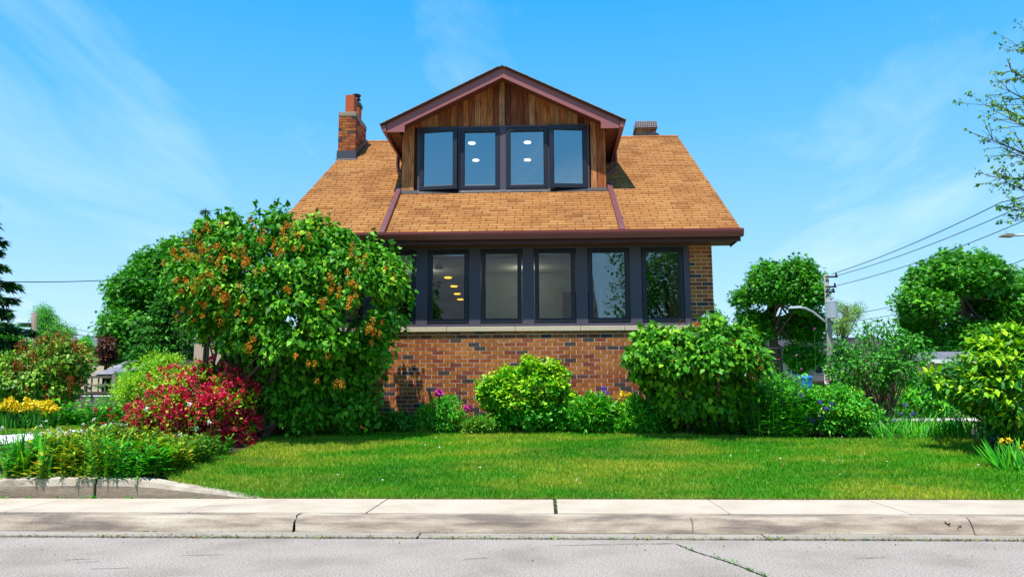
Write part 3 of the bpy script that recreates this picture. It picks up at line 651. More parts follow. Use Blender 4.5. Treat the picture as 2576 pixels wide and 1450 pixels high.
# chimney with clay flue
cx0, cx1, cy0, cy1 = -4.815, -4.405, 17.37, 18.42
ctop = float(at(865, 281, cy0)[2])
ch = MB()
def fx(xx, side):
    def f(a, e, z, zt, r):
        if side == 'f': ch.box(a, e, cy0, cy0 + .09, z, zt, r, 0)
        elif side == 'r': ch.box(cx1 - .09, cx1, a, e, z, zt, r, 0)
        elif side == 'l': ch.box(cx0, cx0 + .09, a, e, z, zt, r, 0)
        else: ch.box(a, e, cy1 - .09, cy1, z, zt, r, 0)
    return f
zb = 6.3
brick_run(ch, cx0, cx1, zb, ctop - .13, fx(0, 'f')); brick_run(ch, cy0 + .092, cy1 - .092, zb, ctop - .13, fx(0, 'r')); brick_run(ch, cy0 + .092, cy1 - .092, zb - 2, ctop - .13, fx(0, 'l')); brick_run(ch, cx0, cx1, zb, ctop - .13, fx(0, 'b'))
ch.box(cx0 + .012, cx1 - .012, cy0 + .008, cy1 - .008, zb - 2.2, ctop - .12, .5, 1)
chim = ch.build('chimney', [M_['brick'], M_['oldwall']], house)
c = MB(); c.box(cx0 - .008, cx1 + .008, cy0 - .008, cy1 + .008, ctop - .119, ctop); c.build('chimney_cap', M_['oldwall'], chim, bevel=.012)
c = MB(); x0, x1, y0, y1, t = -4.70, -4.49, cy0 + .12, cy0 + .42, .025; z1 = float(at(885, 238, cy0 + .12)[2])
for bx in ((x0, x1, y0, y0 + t), (x0, x1, y1 - t, y1), (x0, x0 + t, y0 + t, y1 - t), (x1 - t, x1, y0 + t, y1 - t)): c.box(*bx, ctop + .001, z1)
c.box(-4.68, -4.47, cy0 + .55, cy0 + .80, ctop + .001, z1 - .12); c.build('flue', M_['terracotta'], chim, bevel=.008)
c = MB(); vx, vy = -4.575, cy0 + .67; c.box(vx - .11, vx + .13, vy - .13, vy + .13, z1 - .118, z1 - .03); c.cyl((vx, vy), .06, .06, z1 - .03, z1 + .08); c.cyl((vx, vy), .11, .10, z1 + .08, z1 + .105); c.cyl((vx, vy), .07, .07, z1 + .105, z1 + .15); c.cyl((vx, vy), .085, .115, z1 + .15, z1 + .20); c.cyl((vx, vy), .115, .06, z1 + .20, z1 + .225)
c.build('vent_cap', M_['black'], chim)
c = MB(); zc = rz(cy0)
c.prism_x([(cy0 - .03, rz(cy0 - .03) + .02), (cy0 - .004, zc + .02), (cy0 - .004, zc + .2), (cy0 - .014, zc + .2)][::-1], cx0 - .02, cx1 + .025)
c.prism_x([(cy0 - .02, rz(cy0 - .02) + .016), (cy0 - .02, rz(cy0) + .2), (cy1, rz(cy1) + .16), (cy1 + .25, rz(cy1 + .25) + .02)][::-1], cx1 + .002, cx1 + .012)
c.hexa([(cx0 - .02, cy0 - .12, rz(cy0 - .12) + .014), (cx1 + .06, cy0 - .12, rz(cy0 - .12) + .014), (cx1 + .06, cy0 - .03, rz(cy0 - .03) + .014), (cx0 - .02, cy0 - .03, rz(cy0 - .03) + .014)], [(cx0 - .02, cy0 - .12, rz(cy0 - .12) + .02), (cx1 + .06, cy0 - .12, rz(cy0 - .12) + .02), (cx1 + .06, cy0 - .03, rz(cy0 - .03) + .022), (cx0 - .02, cy0 - .03, rz(cy0 - .03) + .022)])
c.build('chimney_flashing', M_['metal'], chim)
# smaller chimney behind the ridge with a mesh cap
c = MB(); a0, a1, b0, b1 = 2.36, 2.84, 18.95, 19.45; zt = 8.0
def vb(a, e, z, zz, r): c.box(a, e, b0, b0 + .09, z, zz, r, 0)
brick_run(c, a0, a1, 7.4, zt, vb)
def vr(a, e, z, zz, r): c.box(a1 - .09, a1, a, e, z, zz, r, 0); c.box(a0, a0 + .09, a, e, z, zz, r, 0)
brick_run(c, b0 + .092, b1, 7.4, zt, vr); c.box(a0 + .01, a1 - .01, b0 + .008, b1, 7.2, zt - .01, .5, 1)
vent = c.build('chimney', [M_['brick'], M_['mortar']], house)
c = MB(); c.prism_y([(a0 - .17, RZ + .0), (a1 + .17, RZ + .0), (a1 + .02, RZ + .13), (a0 - .02, RZ + .13)], b0 - .05, b0 - .012); c.build('chimney_flashing', M_['metal'], vent)
c = MB(); c.hexa([(a0 - .04, b0 - .05, zt - .02), (a1 + .04, b0 - .05, zt - .02), (a1 + .04, b1 + .04, zt - .02), (a0 - .04, b1 + .04, zt - .02)], [(a0 - .02, b0 + .02, zt + .17), (a1 + .03, b0 + .02, zt + .17), (a1 + .03, b1, zt + .17), (a0 - .02, b1, zt + .17)])
for k in range(10):
    for j in range(3): c.box(a0 - .03 + k * .055, a0 - .03 + k * .055 + .03, b0 - .056 + j * .022, b0 - .02 + j * .022, zt + .02 + j * .05, zt + .05 + j * .05, .9)
c.build('mesh_cap', M_['mesh'], vent)
# house number on a small wooden plaque
pl = MB(); px0, px1, pz0, pz1 = 2.685, 2.875, 2.585, 2.715
for k in range(4): pl.box(px0, px1, HY - .026, HY - .003, pz0 + k * .0325, pz0 + k * .0325 + .031)
plq = pl.build('number_plaque', M_['fencewood'], house, bevel=.003)
fc = bpy.data.curves.new('house_number', 'FONT'); fc.body = '46'; fc.size = .135; fc.extrude = .005; fc.align_x = 'CENTER'; fc.align_y = 'CENTER'; fc.materials.append(M_['white'])
ft = bpy.data.objects.new('text_source', fc); COL.objects.link(ft); bpy.context.view_layer.update()
tm = bpy.data.meshes.new_from_object(ft.evaluated_get(bpy.context.evaluated_depsgraph_get())); bpy.data.objects.remove(ft); tm.name = 'house_number'
fo = link('house_number', tm, plq); fo.rotation_euler = (math.pi / 2, 0, 0); fo.location = Vector((2.78, HY - .031, 2.652)) - BASE[house.name]
# the rooms' own ceiling lamps are on in the photograph
for i_, (x_, y_) in enumerate(((-2.6, 16.2), (-.4, 16.0))):
    l_ = bpy.data.lights.new('room_lamp', 'POINT'); l_.energy = 5.5; l_.color = (1, .9, .72); l_.shadow_soft_size = .12; lo_ = bpy.data.objects.new('room_lamp', l_); COL.objects.link(lo_); lo_.location = (x_, y_, 3.75)
# rooms behind the glass
rm = MB()
rm.box(HX0 + .22, HX1 - .22, HY + .13, 23.5, 1.0, 1.05, .5, 2)                      # floor
rm.box(HX0 + .22, HX1 - .22, HY + .13, 23.5, 3.955, 3.985, .5, 1)                    # ceiling
rm.box(HX0 + .21, HX0 + .24, HY + .2, 23.5, 1.0, 3.95, .5, 0); rm.box(HX1 - .24, HX1 - .21, HY + .2, 23.5, 1.0, 3.95, .5, 0)
rm.box(-1.45, .38, 16.8, 16.9, 1.05, 3.95, .5, 0); rm.box(1.25, 2.08, 16.8, 16.9, 1.05, 3.95, .5, 0); rm.box(2.081, HX1 - .25, 16.85, 16.9, 1.05, 3.95, .5, 3); rm.box(2.5, 2.6, 16.8, 16.849, 1.5, 3.6, .5, 1); rm.box(.3801, 1.2499, 16.8, 16.9, 3.55, 3.95, .5, 0)
rm.box(1.19, 1.25, 16.76, 16.799, 1.05, 3.6, .5, 1); rm.box(.3, 1.3, 18.4, 18.42, 1.05, 3.95, .5, 3); rm.box(HX0 + .25, .3, 23.3, 23.4, 1.05, 3.95, .5, 0)
rm.box(HX0 + .25, HX1 - .25, HY + .2, HY + .5, 3.80, 3.954, .5, 0)
room = rm.build('room', [M_['plaster'], M_['ceil'], M_['floorwood'], M_['darkroom']], house)
pf = MB(); pc = at(1551, 742, 16.79); pf.box(pc[0] - .27, pc[0] + .27, 16.77, 16.796, pc[2] - .18, pc[2] + .18, .5, 0); pf.box(pc[0] - .22, pc[0] + .22, 16.764, 16.769, pc[2] - .13, pc[2] + .13, .5, 1)
for k in range(9): a = random.uniform(-.18, .16); c_ = random.uniform(-.08, .06); pf.box(pc[0] + a, pc[0] + a + random.uniform(.03, .07), 16.76, 16.763, pc[2] + c_, pc[2] + c_ + random.uniform(.02, .06), .5, 0)
pf.build('framed_picture', [M_['black'], M_['plaster']], room)
for (px, py) in ((1127, 697), (1142, 719), (1150, 738), (1158, 752), (1041, 733)):
    dd = ray(px, py); p = CP + dd * ((3.95 - CAM_H) / dd[2]); c = MB(); c.cyl((p[0], p[1]), .08, .08, 3.93, 3.954); c.build('ceiling_lamp', M_['warm'], room)
dd = ray(1497, 716); p = CP + dd * (17.55 / dd[1]); c = MB(); c.cyl((p[0], p[1]), .06, .06, p[2] - .01, p[2] + .01); c.build('ceiling_lamp', M_['warm'], room)
fx_ = MB(); p = at(1104, 668, 15.2); fx_.cyl((p[0], p[1]), .10, .02, p[2] - .06, p[2] + .09); fx_.cyl((p[0], p[1]), .012, .012, p[2] + .09, 3.95); fx_.build('pendant_lamp', M_['galv'], room)
up = MB(); up.box(DX0 + .06, DX1 - .06, DY + .12, 19.8, 6.9, 6.93, .5, 1); up.box(DX0 + .06, DX1 - .06, 19.8, 19.85, 4.2, 6.93, .5, 0); up.box(DX0 + .05, DX0 + .059, DY + .12, 19.8, 4.9, 6.9, .5, 0); up.box(DX1 - .059, DX1 - .05, DY + .12, 19.8, 4.9, 6.9, .5, 0)
up.box(DX0 + .06, DX1 - .06, DY + .12, 19.8, 4.15, 4.2, .5, 2)
attic = up.build('attic_room', [M_['bluewall'], M_['bluewall'], M_['floorwood']], house)
for (px, py) in ((1187, 359), (1197, 402), (1327, 357), (1327, 401)):
    dd = ray(px, py); p = CP + dd * ((6.9 - CAM_H) / dd[2]); c = MB(); c.cyl((p[0], p[1]), .08, .08, 6.88, 6.899, 24); c.build('ceiling_lamp', M_['whitelamp'], attic)

# ================================================================== PLANTS
def rdir(n):
    v = RNG.normal(size=(n, 3)); return nrm(v)
def clumps(poly_px, Y, thick, n, inset, front=.62, lobes=0, lr=.2):
    """clump centres filling an outline that stands at depth Y and bulges by thick towards and away from the street"""
    pts = [at(x, y, Y) for x, y in poly_px]; p2 = [(p[0], p[2]) for p in pts]; a = np.array(p2)
    dmax = 0; C = []; tries = 0
    px = np.concatenate([a[:, 0]]); pz = a[:, 1]
    while len(C) < n and tries < 60:
        tries += 1
        X = RNG.uniform(px.min(), px.max(), n * 3); Z = RNG.uniform(pz.min(), pz.max(), n * 3)
        ins = pin(px, pz, X, Z); X, Z = X[ins], Z[ins]; d = edge_dist(p2, X, Z); k = d > inset * RNG.uniform(.35, 1.1, len(X)); X, Z, d = X[k], Z[k], d[k]
        if len(d): dmax = max(dmax, d.max())
        if lobes and len(d):
            if tries == 1:
                o_ = np.argsort(RNG.random(len(X)))[:lobes]; LX, LZ = X[o_].copy(), Z[o_].copy(); ext = max(np.ptp(px), np.ptp(pz))
            dd_ = np.min(np.hypot(X[:, None] - LX[None], (Z[:, None] - LZ[None]) * 1.5), 1); k2 = dd_ < lr * ext * RNG.uniform(.6, 1.05, len(X)); X, Z, d = X[k2], Z[k2], d[k2]
        for x, z, dd in zip(X, Z, d): C.append((x, z, dd))
    C = np.array(C[:n]); t = np.clip(C[:, 2] / max(dmax, 1e-6), 0, 1)
    hd = thick * np.sqrt(1 - (1 - t) ** 2); s = np.where(RNG.random(len(C)) < front, -1, 1) * RNG.random(len(C)) ** .45
    P = np.stack([C[:, 0], np.full(len(C), float(Y)), C[:, 1]], 1); return CP + (P - CP) * (1 + hd * s / Y)[:, None]
def leaf_cloud(C, r, nl, size, kind, mi=0, up=.6, droop=.35, flat=.8, out=.8, centre=None, shell=.5):
    n = len(C); c0 = C.mean(0) if centre is None else np.array(centre)
    rr = r * RNG.uniform(.65, 1.3, n); k = np.repeat(np.arange(n), nl); m = len(k)
    d = rdir(m); P = C[k] + d * (rr[k] * RNG.random(m) ** shell)[:, None] * np.array([1, 1, flat])
    o = nrm(d + .7 * nrm(C[k] - c0))
    N = nrm(o * .45 + np.array([0, 0, up]) + np.array([0, -.15, 0]) + .55 * rdir(m))
    D = nrm(o * out + np.array([0, 0, -droop]) + .7 * rdir(m))
    S = size * RNG.uniform(.45, 1.35, m)
    return (P, N, D, S, kind, mi)
def limbs(b, base, targets, r0, r1=.006, wig=.12, n=6, seg=6, rise=.45):
    base = Vector(base)
    for t in targets:
        t = Vector(t); mid = base.lerp(t, .5) + Vector((0, 0, (t.z - base.z) * rise * .4)) + Vector(np.array(rdir(1)[0]) * (t - base).length * wig)
        st = base + Vector((random.uniform(-1, 1), random.uniform(-1, 1), 0)) * r0 * 1.5
        pts = [((1 - u) ** 2) * st + 2 * u * (1 - u) * mid + u * u * t for u in [i / seg for i in range(seg + 1)]]
        b.tube(pts, [r0 * (1 - i / seg) ** 1.1 + r1 for i in range(seg + 1)], n, cap=False)
def puff(C, r, n, size, kind, mi, tall=1.0, up=.4):
    k = np.repeat(np.arange(len(C)), n); m = len(k); d = rdir(m); P = C[k] + d * (r * RNG.uniform(.6, 1.2, len(C)))[k][:, None] * (RNG.random(m) ** .5)[:, None] * np.array([1, 1, tall])
    return (P, nrm(d + np.array([0, -.3, up])), nrm(rdir(m) + d * .5), size * RNG.uniform(.7, 1.3, m), kind, mi)
def front_pts(C, n, poly=None):
    """outer, street-facing clumps"""
    o = np.argsort(C[:, 1] + RNG.uniform(0, .5, len(C))); return C[o[:n]]
def px_pts(L, Y, jit=.0): return np.array([at(x, y, Y) for x, y in L]) + RNG.normal(size=(len(L), 3)) * jit

def edge_hd(poly, Y, thick):
    a = np.array([at(x, y, Y)[[0, 2]] for x, y in poly]); gx_, gz_ = np.meshgrid(np.linspace(a[:, 0].min(), a[:, 0].max(), 60), np.linspace(a[:, 1].min(), a[:, 1].max(), 60))
    p2 = [tuple(p) for p in a]; dm = edge_dist(p2, gx_, gz_)[pin(a[:, 0], a[:, 1], gx_, gz_)].max()
    def f(x, y):
        p = at(x, y, Y); d = edge_dist(p2, np.array([p[0]]), np.array([p[2]]))[0] if pin(a[:, 0], a[:, 1], np.array([p[0]]), np.array([p[2]]))[0] else 0
        t = min(d / dm, 1); return thick * math.sqrt(1 - (1 - t) ** 2)
    return f
# ---- big faded lilac at the corner of the house
LP = [(425, 660), (436, 600), (478, 578), (520, 545), (545, 530), (600, 545), (635, 515), (690, 500), (712, 540), (770, 545), (830, 558), (890, 580), (930, 600), (985, 640), (1015, 680), (1028, 730), (1005, 790), (985, 840), (962, 890), (950, 930), (948, 985), (945, 1040), (930, 1075), (850, 1085), (700, 1088), (650, 1060), (610, 980), (545, 905), (500, 860), (460, 810), (430, 740)]
gb = gp(770, 1070); t = thing('lilac_bush', 'huge round lilac bush with faded orange flower heads hiding the house corner', 'bush', gb)
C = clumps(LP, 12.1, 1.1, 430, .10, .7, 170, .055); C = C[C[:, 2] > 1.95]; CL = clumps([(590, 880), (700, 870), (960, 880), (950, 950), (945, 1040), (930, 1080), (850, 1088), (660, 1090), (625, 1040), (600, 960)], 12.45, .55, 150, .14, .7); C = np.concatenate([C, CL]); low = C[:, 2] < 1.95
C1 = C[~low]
T = px_pts([(556, 520), (648, 520), (700, 498), (712, 510), (745, 545), (640, 535), (1020, 690), (1026, 640), (992, 622), (935, 590), (885, 570), (800, 540), (840, 552), (500, 560), (450, 600), (428, 650), (432, 720), (1030, 735), (1012, 790), (600, 530), (960, 605)], 12.0); T = T + RNG.normal(size=T.shape) * .04
shoots = [leaf_cloud(np.array([p + np.array([0, 0, -.055 * j]) for p in T for j in range(5)]), .06, 5, .085, 'heart', 0, out=1.0)]
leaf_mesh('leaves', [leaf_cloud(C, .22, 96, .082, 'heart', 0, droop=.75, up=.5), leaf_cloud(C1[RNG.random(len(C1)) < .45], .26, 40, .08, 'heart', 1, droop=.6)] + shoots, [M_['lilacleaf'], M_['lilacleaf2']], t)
b = MB(); tg = C[RNG.choice(len(C), 60, False)]
for k in range(9):
    bb = (gb[0] + random.uniform(-.75, .75), 12.1 + random.uniform(-.4, .3), .68); limbs(b, bb, tg[k * 6:(k + 1) * 6] + np.array([0, .15, 0]), .032, .005)
b.build('stems', M_['bark'], t, smooth=True)
FL = [(445, 640), (460, 655), (478, 640), (492, 652), (512, 640), (455, 690), (470, 705), (486, 715), (468, 730), (492, 738), (510, 700), (520, 688), (540, 642), (556, 655), (492, 598), (505, 580), (515, 610), (560, 668), (545, 622), (600, 620), (612, 635), (560, 596), (640, 565), (655, 600), (668, 612), (700, 590), (722, 560), (735, 600), (745, 660), (742, 740), (650, 690), (655, 705), (560, 745), (575, 740), (590, 750), (545, 780), (552, 800), (610, 800), (500, 770), (520, 775), (470, 790), (625, 665), (875, 640), (905, 660), (912, 650), (885, 710), (868, 760), (840, 700), (880, 690), (960, 690), (975, 680), (870, 770), (925, 830), (938, 822), (950, 832), (930, 840), (810, 760), (770, 880), (800, 900), (830, 905), (845, 960), (825, 940), (760, 925), (640, 860), (850, 720), (780, 600), (800, 570), (715, 575), (690, 640)]
ax = []; hdl = edge_hd(LP, 12.1, 1.1)
for (x, y) in FL:
    pp = at(x, y, 12.1 - hdl(x, y) - .2); n_ = random.choice((1, 2, 3, 4)) if x < 640 else random.choice((0, 1, 2, 3))
    for k in range(n_): ax.append(pp + RNG.normal(size=3) * np.array([.085, .06, .085]))
leaf_mesh('blossoms', [puff(np.array(ax), .042, 40, .022, 'petal', 0, 1.6)], [M_['lilacfl']], t)

# ---- crimson weigela
WP = [(312, 1040), (330, 1000), (345, 970), (385, 940), (430, 920), (500, 905), (560, 915), (625, 940), (657, 985), (650, 1040), (652, 1085), (640, 1128), (560, 1140), (480, 1125), (400, 1110), (335, 1095)]
gb = gp(500, 1115); t = thing('weigela_bush', 'rounded weigela bush covered with crimson pink flowers in front of the lilac', 'bush', gb); WYY = float(gb[1]) + .25
C = clumps(WP, WYY, .75, 190, .12, .7)
leaf_mesh('leaves', [leaf_cloud(C, .15, 30, .062, 'oval', 0, droop=.1, up=.6), leaf_cloud(C[RNG.random(len(C)) < .5], .17, 26, .06, 'oval', 1, droop=0, up=.7)], [M_['leafrust'], M_['leafyellow']], t)
zt = C[:, 2] - C[:, 2].min(); pr = np.clip(1.2 - 1.0 * (zt / zt.max()), .15, 1); K = C[RNG.random(len(C)) < pr]
K2 = K[RNG.integers(0, len(K), 1450)] + rdir(1450) * .15 + np.array([0, -.06, .03])
leaf_mesh('blossoms', [puff(K2, .05, 15, .034, 'petal', 0)], [M_['pink']], t)
b = MB(); limbs(b, (gb[0], WYY, gb[2]), C[RNG.choice(len(C), 40, False)], .018, .003); b.build('stems', M_['twig'], t)

def bush(name, label, poly, Y, thick, ncl, rcl, nl, size, kind, mat, droop=.3, up=.6, base=None, stem=None, sr=.02, cat='bush', group=None, mats=None, frac2=.0, front=.62, flat=.8, out=.8, stemmat='twig', nst=24, under=0, lobes=0, lr=.1):
    bx_ = base[0] if base else sum(p[0] for p in poly) / len(poly); base = np.array([at(bx_, 1000, Y)[0], Y, zgf(at(bx_, 1000, Y)[0], Y)]); ncl = int(ncl * 1.35); nl = int(nl * 1.3); size *= .92
    t = thing(name, label, cat, (base[0], Y, base[2]), group); C = clumps(poly, Y, thick, ncl, rcl * .8, front, lobes, lr)
    if under: lo = C[:, 2] < under; C[lo, 1] = Y + (C[lo, 1] - Y) * .5 + .2
    parts = [leaf_cloud(C, rcl, nl, size, kind, 0, droop=droop, up=up, flat=flat, out=out)]; ml = [M_[mat]]
    if mats: parts.append(leaf_cloud(C[RNG.random(len(C)) < frac2], rcl * 1.12, nl // 2, size, kind, 1, droop=droop, up=up, flat=flat, out=out)); ml.append(M_[mats])
    leaf_mesh('leaves', parts, ml, t)
    if stem is not None:
        b = MB()
        for k in range(stem): limbs(b, (base[0] + random.uniform(-.15, .15), Y + random.uniform(-.1, .1), base[2] - .02), C[RNG.choice(len(C), max(2, nst // stem))], sr, .004)
        b.build('stems', M_[stemmat], t)
    return t, C
def gY(x, y, extra=0.0): return float(gp(x, y)[1]) + extra
# bushes on the left
t, C = bush('forsythia_bush', 'yellow green leafy bush behind the crimson flowers beside the grey shed', [(275, 1000), (292, 960), (325, 915), (365, 888), (425, 887), (470, 905), (500, 950), (470, 1010), (400, 1030), (290, 1030)], 13.2, .7, 120, .14, 50, .06, 'lance', 'leafyellow', base=(360, 1040), mats='leafbright', frac2=.4, droop=0.0, stem=5, up=.7)
t, C = bush('lilac_shrub', 'small lilac shrub with brown spent flower spikes beside the wooden fence', [(-70, 960), (-20, 915), (40, 880), (90, 855), (120, 845), (185, 852), (228, 885), (234, 935), (215, 985), (185, 1025), (90, 1040), (-20, 1035), (-70, 1010)], 16.5, .9, 150, .22, 40, .10, 'heart', 'leafdull', base=(90, 1050), mats='lilacleaf2', frac2=.3, stem=6, sr=.02)
A = px_pts([(55, 880), (70, 872), (95, 858), (115, 860), (145, 850), (155, 856), (180, 860), (190, 868), (200, 872), (35, 920), (30, 940), (18, 950), (150, 930), (165, 925), (170, 950), (150, 955), (90, 960), (105, 975), (120, 985), (185, 965), (60, 935), (130, 900), (100, 915), (75, 905), (165, 985), (140, 1000), (45, 970), (215, 890)], 15.7)
A = np.concatenate([A + RNG.normal(size=A.shape) * .09 for _ in range(4)])
leaf_mesh('blossoms', [puff(A, .07, 26, .035, 'petal', 0, 1.9)], [M_['brownfl']], t)
# right lilac with its bare trunk
RP = [(1568, 890), (1590, 845), (1640, 812), (1700, 818), (1750, 800), (1800, 788), (1850, 812), (1900, 838), (1935, 880), (1932, 930), (1922, 990), (1905, 1040), (1880, 1080), (1810, 1085), (1740, 1060), (1680, 1040), (1620, 985), (1575, 925)]
t, C = bush('lilac_bush', 'leafy light green lilac bush with a few brown spikes at the right house corner', RP, 12.35, .85, 190, .2, 56, .10, 'heart', 'lilacleaf', base=(1750, 1085), mats='lilacleaf2', frac2=.6, droop=.8, up=.45, front=.68, under=1.7)
b = MB(); bs = gp(1745, 1083); bs = np.array([bs[0], 12.5, .68])
for k in range(5): limbs(b, bs + np.array([k * .05 - .1, 0, 0]), C[RNG.choice(len(C), 9)], .045, .006, wig=.2)
b.build('trunk', M_['bark'], t, smooth=True)
A = px_pts([(1680, 855), (1688, 870), (1770, 868), (1775, 880), (1782, 895), (1830, 868), (1850, 872), (1845, 890), (1690, 840), (1905, 908), (1880, 920), (1720, 830), (1890, 945), (1760, 845)], 11.75)
A = np.concatenate([A + RNG.normal(size=A.shape) * np.array([.025, .03, .06]) for _ in range(3)])
leaf_mesh('blossoms', [puff(A, .03, 24, .022, 'petal', 0, 2.2)], [M_['brownfl']], t)
# bright round-leaved bush under the sill
t, C = bush('hydrangea_bush', 'bright yellow green round leaved bush against the brick under the windows', [(1198, 955), (1222, 930), (1245, 938), (1275, 908), (1305, 915), (1330, 896), (1360, 912), (1395, 908), (1412, 935), (1436, 945), (1432, 985), (1452, 1005), (1450, 1050), (1462, 1075), (1440, 1088), (1258, 1090), (1230, 1045), (1205, 1005)], 12.85, .5, 110, .12, 52, .062, 'round', 'leafbright', base=(1330, 1086), up=.9, droop=.1, stem=5)
hi = C[C[:, 2] > np.quantile(C[:, 2], .35)]; leaf_mesh('young_leaves', [leaf_cloud(hi + np.array([0, -.03, .05]), .13, 40, .058, 'round', 0, up=1.0, droop=0)], [M_['leafyellow']], t)
# peony with two magenta flowers
t, C = bush('peony', 'round peony clump with two magenta flowers left of the yellow green bush', [(1030, 1066), (1040, 1022), (1085, 1000), (1140, 990), (1168, 1015), (1165, 1060), (1140, 1084), (1040, 1084)], 12.8, .35, 60, .11, 46, .075, 'lance', 'leafbright', base=(1100, 1084), droop=.25, up=.7)
leaf_mesh('flower', [puff(px_pts([(1105, 987)], 12.5), .05, 90, .05, 'petal', 0)], [M_['magenta']], t); leaf_mesh('flower', [puff(px_pts([(1177, 1025)], 12.5), .05, 90, .05, 'petal', 0)], [M_['magenta']], t)
for q_ in ((1105, 1040, 987), (1172, 1075, 1027)):
    b = MB(); b.tube([at(q_[0], q_[1], 12.7), at(q_[0] + 2, q_[2], 12.5)], .006, 5); b.build('stem', M_['leafmid'], t)

def stalks(name, label, cat, px, w, h, n, mat, leaf='lance', size=.09, per=10, lean=.25, group=None, flower=None, fm=None, fn=0, fsz=.03, fr=.03, tall=1.0, dy=.12, dn=1.7):
    """a clump of leafy upright stems; w, h in metres"""
    g = gp(*px); t = thing(name, label, cat, g, group); P = []; D = []; N = []; tips = []; b = MB(); n = int(n * dn); size *= 1.12
    for i in range(n):
        x0 = RNG.uniform(-.5, .5) * w; y0 = RNG.uniform(-.5, .5) * min(w, .5) ; hh = h * RNG.uniform(.4, 1.2); a = rdir(1)[0] * lean * hh
        p0 = np.array([g[0] + x0, g[1] + y0 + dy, zgf(g[0] + x0, max(8.95, g[1] + y0 + dy))]); p1 = p0 + np.array([a[0] + x0 * .3, a[1], hh]); tips.append(p1)
        b.tube([p0, (p0 + p1) / 2 + np.array([0, 0, .02]), p1], [.005, .004, .002], 4, cap=False)
        for k in range(per):
            u = .12 + .88 * (k + RNG.random()) / per; an = RNG.random() * 6.28; o = np.array([math.cos(an), math.sin(an), 0]); P.append(p0 + (p1 - p0) * u); D.append(o + np.array([0, 0, .25 + .5 * (u > .85)])); N.append(np.array([0, 0, 1]) - o * .2 + rdir(1)[0] * .3)
    leaf_mesh('leaves', [(np.array(P), np.array(N), np.array(D), size * RNG.uniform(.65, 1.2, len(P)), leaf, 0)], [M_[mat]], t); b.build('stems', M_['leafmid'], t)
    if flower:
        tips = np.array(tips)[:fn]; leaf_mesh('blossoms', [puff(tips, fr * .75, 18, fsz * .8, 'petal', 0, tall)], [M_[flower]], t)
    return t
def straps(name, label, cat, px, w, h, n, mat, kind='iris', lean=.25, group=None, flower=None, fn=0, fsz=.04, fr=.05, dy=.1, fh=1.05, fper=24):
    g = gp(*px); t = thing(name, label, cat, g, group)
    x0 = RNG.uniform(-.5, .5, n) * w; y0 = RNG.uniform(-.5, .5, n) * min(w, .4) + dy; X = g[0] + x0; Y = g[1] + y0; P = np.stack([X, Y, zg(X, np.maximum(Y, 8.95))], 1)
    D = np.stack([x0 / w * lean * 2 + RNG.normal(size=n) * lean * .6, RNG.normal(size=n) * lean * .6, np.ones(n)], 1); N = rdir(n) * .5 - np.stack([D[:, 0], D[:, 1] + .4, np.zeros(n)], 1)
    if kind == 'daylily': N = -np.stack([D[:, 0] * 2, D[:, 1] * 2, np.zeros(n)], 1) + np.array([0, 0, .3]); N[:, 2] = .2; N = -N; 
    leaf_mesh('leaves', [(P, N, D, h * RNG.uniform(.55, 1.08, n), kind, 0)], [M_[mat]], t)
    if flower:
        k = RNG.integers(0, n, fn); F = P[k] + np.array([0, 0, 1]) * (h * fh * RNG.uniform(.8, 1.1, fn))[:, None] + RNG.normal(size=(fn, 3)) * np.array([w * .12, .06, .02]); b = MB()
        
        for p, q in zip(P[k], F):
            b.tube([p, q], [.005, .004], 4, cap=False)
            if fn <= 12: b.build('flower_stalk', M_['leafmid'], t); b = MB()
        if fn > 12: b.build('flower_stalks', M_['leafmid'], t)
        leaf_mesh('blossoms', [puff(F, fr, fper, fsz, 'petal', 0)], [M_[flower]], t)
    return t
# wall bed, left to right
straps('lily_turf', 'dark arching strap leaves in the shade under the big lilac', 'plant', (760, 1082), 1.5, .34, 260, 'leafmid', 'daylily', .5)
stalks('silver_plant', 'pale silver leaved plant at the right foot of the big lilac', 'plant', (900, 1080), .45, .30, 30, 'silver', 'oval', .06, 12)
stalks('silver_plant', 'small silver leaved plant left of the peony on the lawn edge', 'plant', (988, 1078), .3, .2, 14, 'silver', 'oval', .05, 10)
stalks('shade_perennial', 'dark low leafy plant between the silver plants and the peony', 'plant', (1010, 1075), .4, .3, 26, 'leafmid', 'oval', .07, 9)
straps('iris_clump', 'grey green iris fans beside the small magenta flower', 'iris', (1205, 1078), .35, .42, 22, 'leafmid', 'iris', .5)
stalks('grassy_herb', 'thin straw coloured herb clump on the lawn edge right of the peony', 'plant', (1165, 1086), .35, .22, 70, 'leafdull', 'grassy', .12, 5, .5)
stalks('grassy_herb', 'low tangled grey green herb at the left foot of the yellow green bush', 'plant', (1215, 1088), .4, .2, 70, 'silver', 'lance', .04, 8, .5)
t, C = bush('lily_plant', 'lance leaved lilies right of the yellow green bush with small purple bells', [(1425, 1088), (1432, 1025), (1452, 1000), (1480, 985), (1510, 992), (1540, 1005), (1556, 1040), (1558, 1090)], 12.75, .4, 85, .11, 42, .105, 'lance', 'leafbright', base=(1490, 1088), droop=-.25, up=.5, mats='lilacleaf2', frac2=.3)
A = px_pts([(1512, 982), (1524, 975), (1530, 985), (1506, 990)], 12.5, .02); leaf_mesh('blossoms', [puff(A, .035, 24, .028, 'petal', 0)], [M_['purple']], t)
t, C = bush('lily_plant', 'lance leaved lilies under a few yellow iris blooms by the right lilac', [(1550, 1090), (1556, 1030), (1570, 1005), (1600, 1000), (1640, 1015), (1668, 1045), (1690, 1092)], 12.7, .4, 85, .11, 40, .1, 'lance', 'leafbright', base=(1615, 1090), droop=-.25, up=.5, mats='leafyellow', frac2=.25)
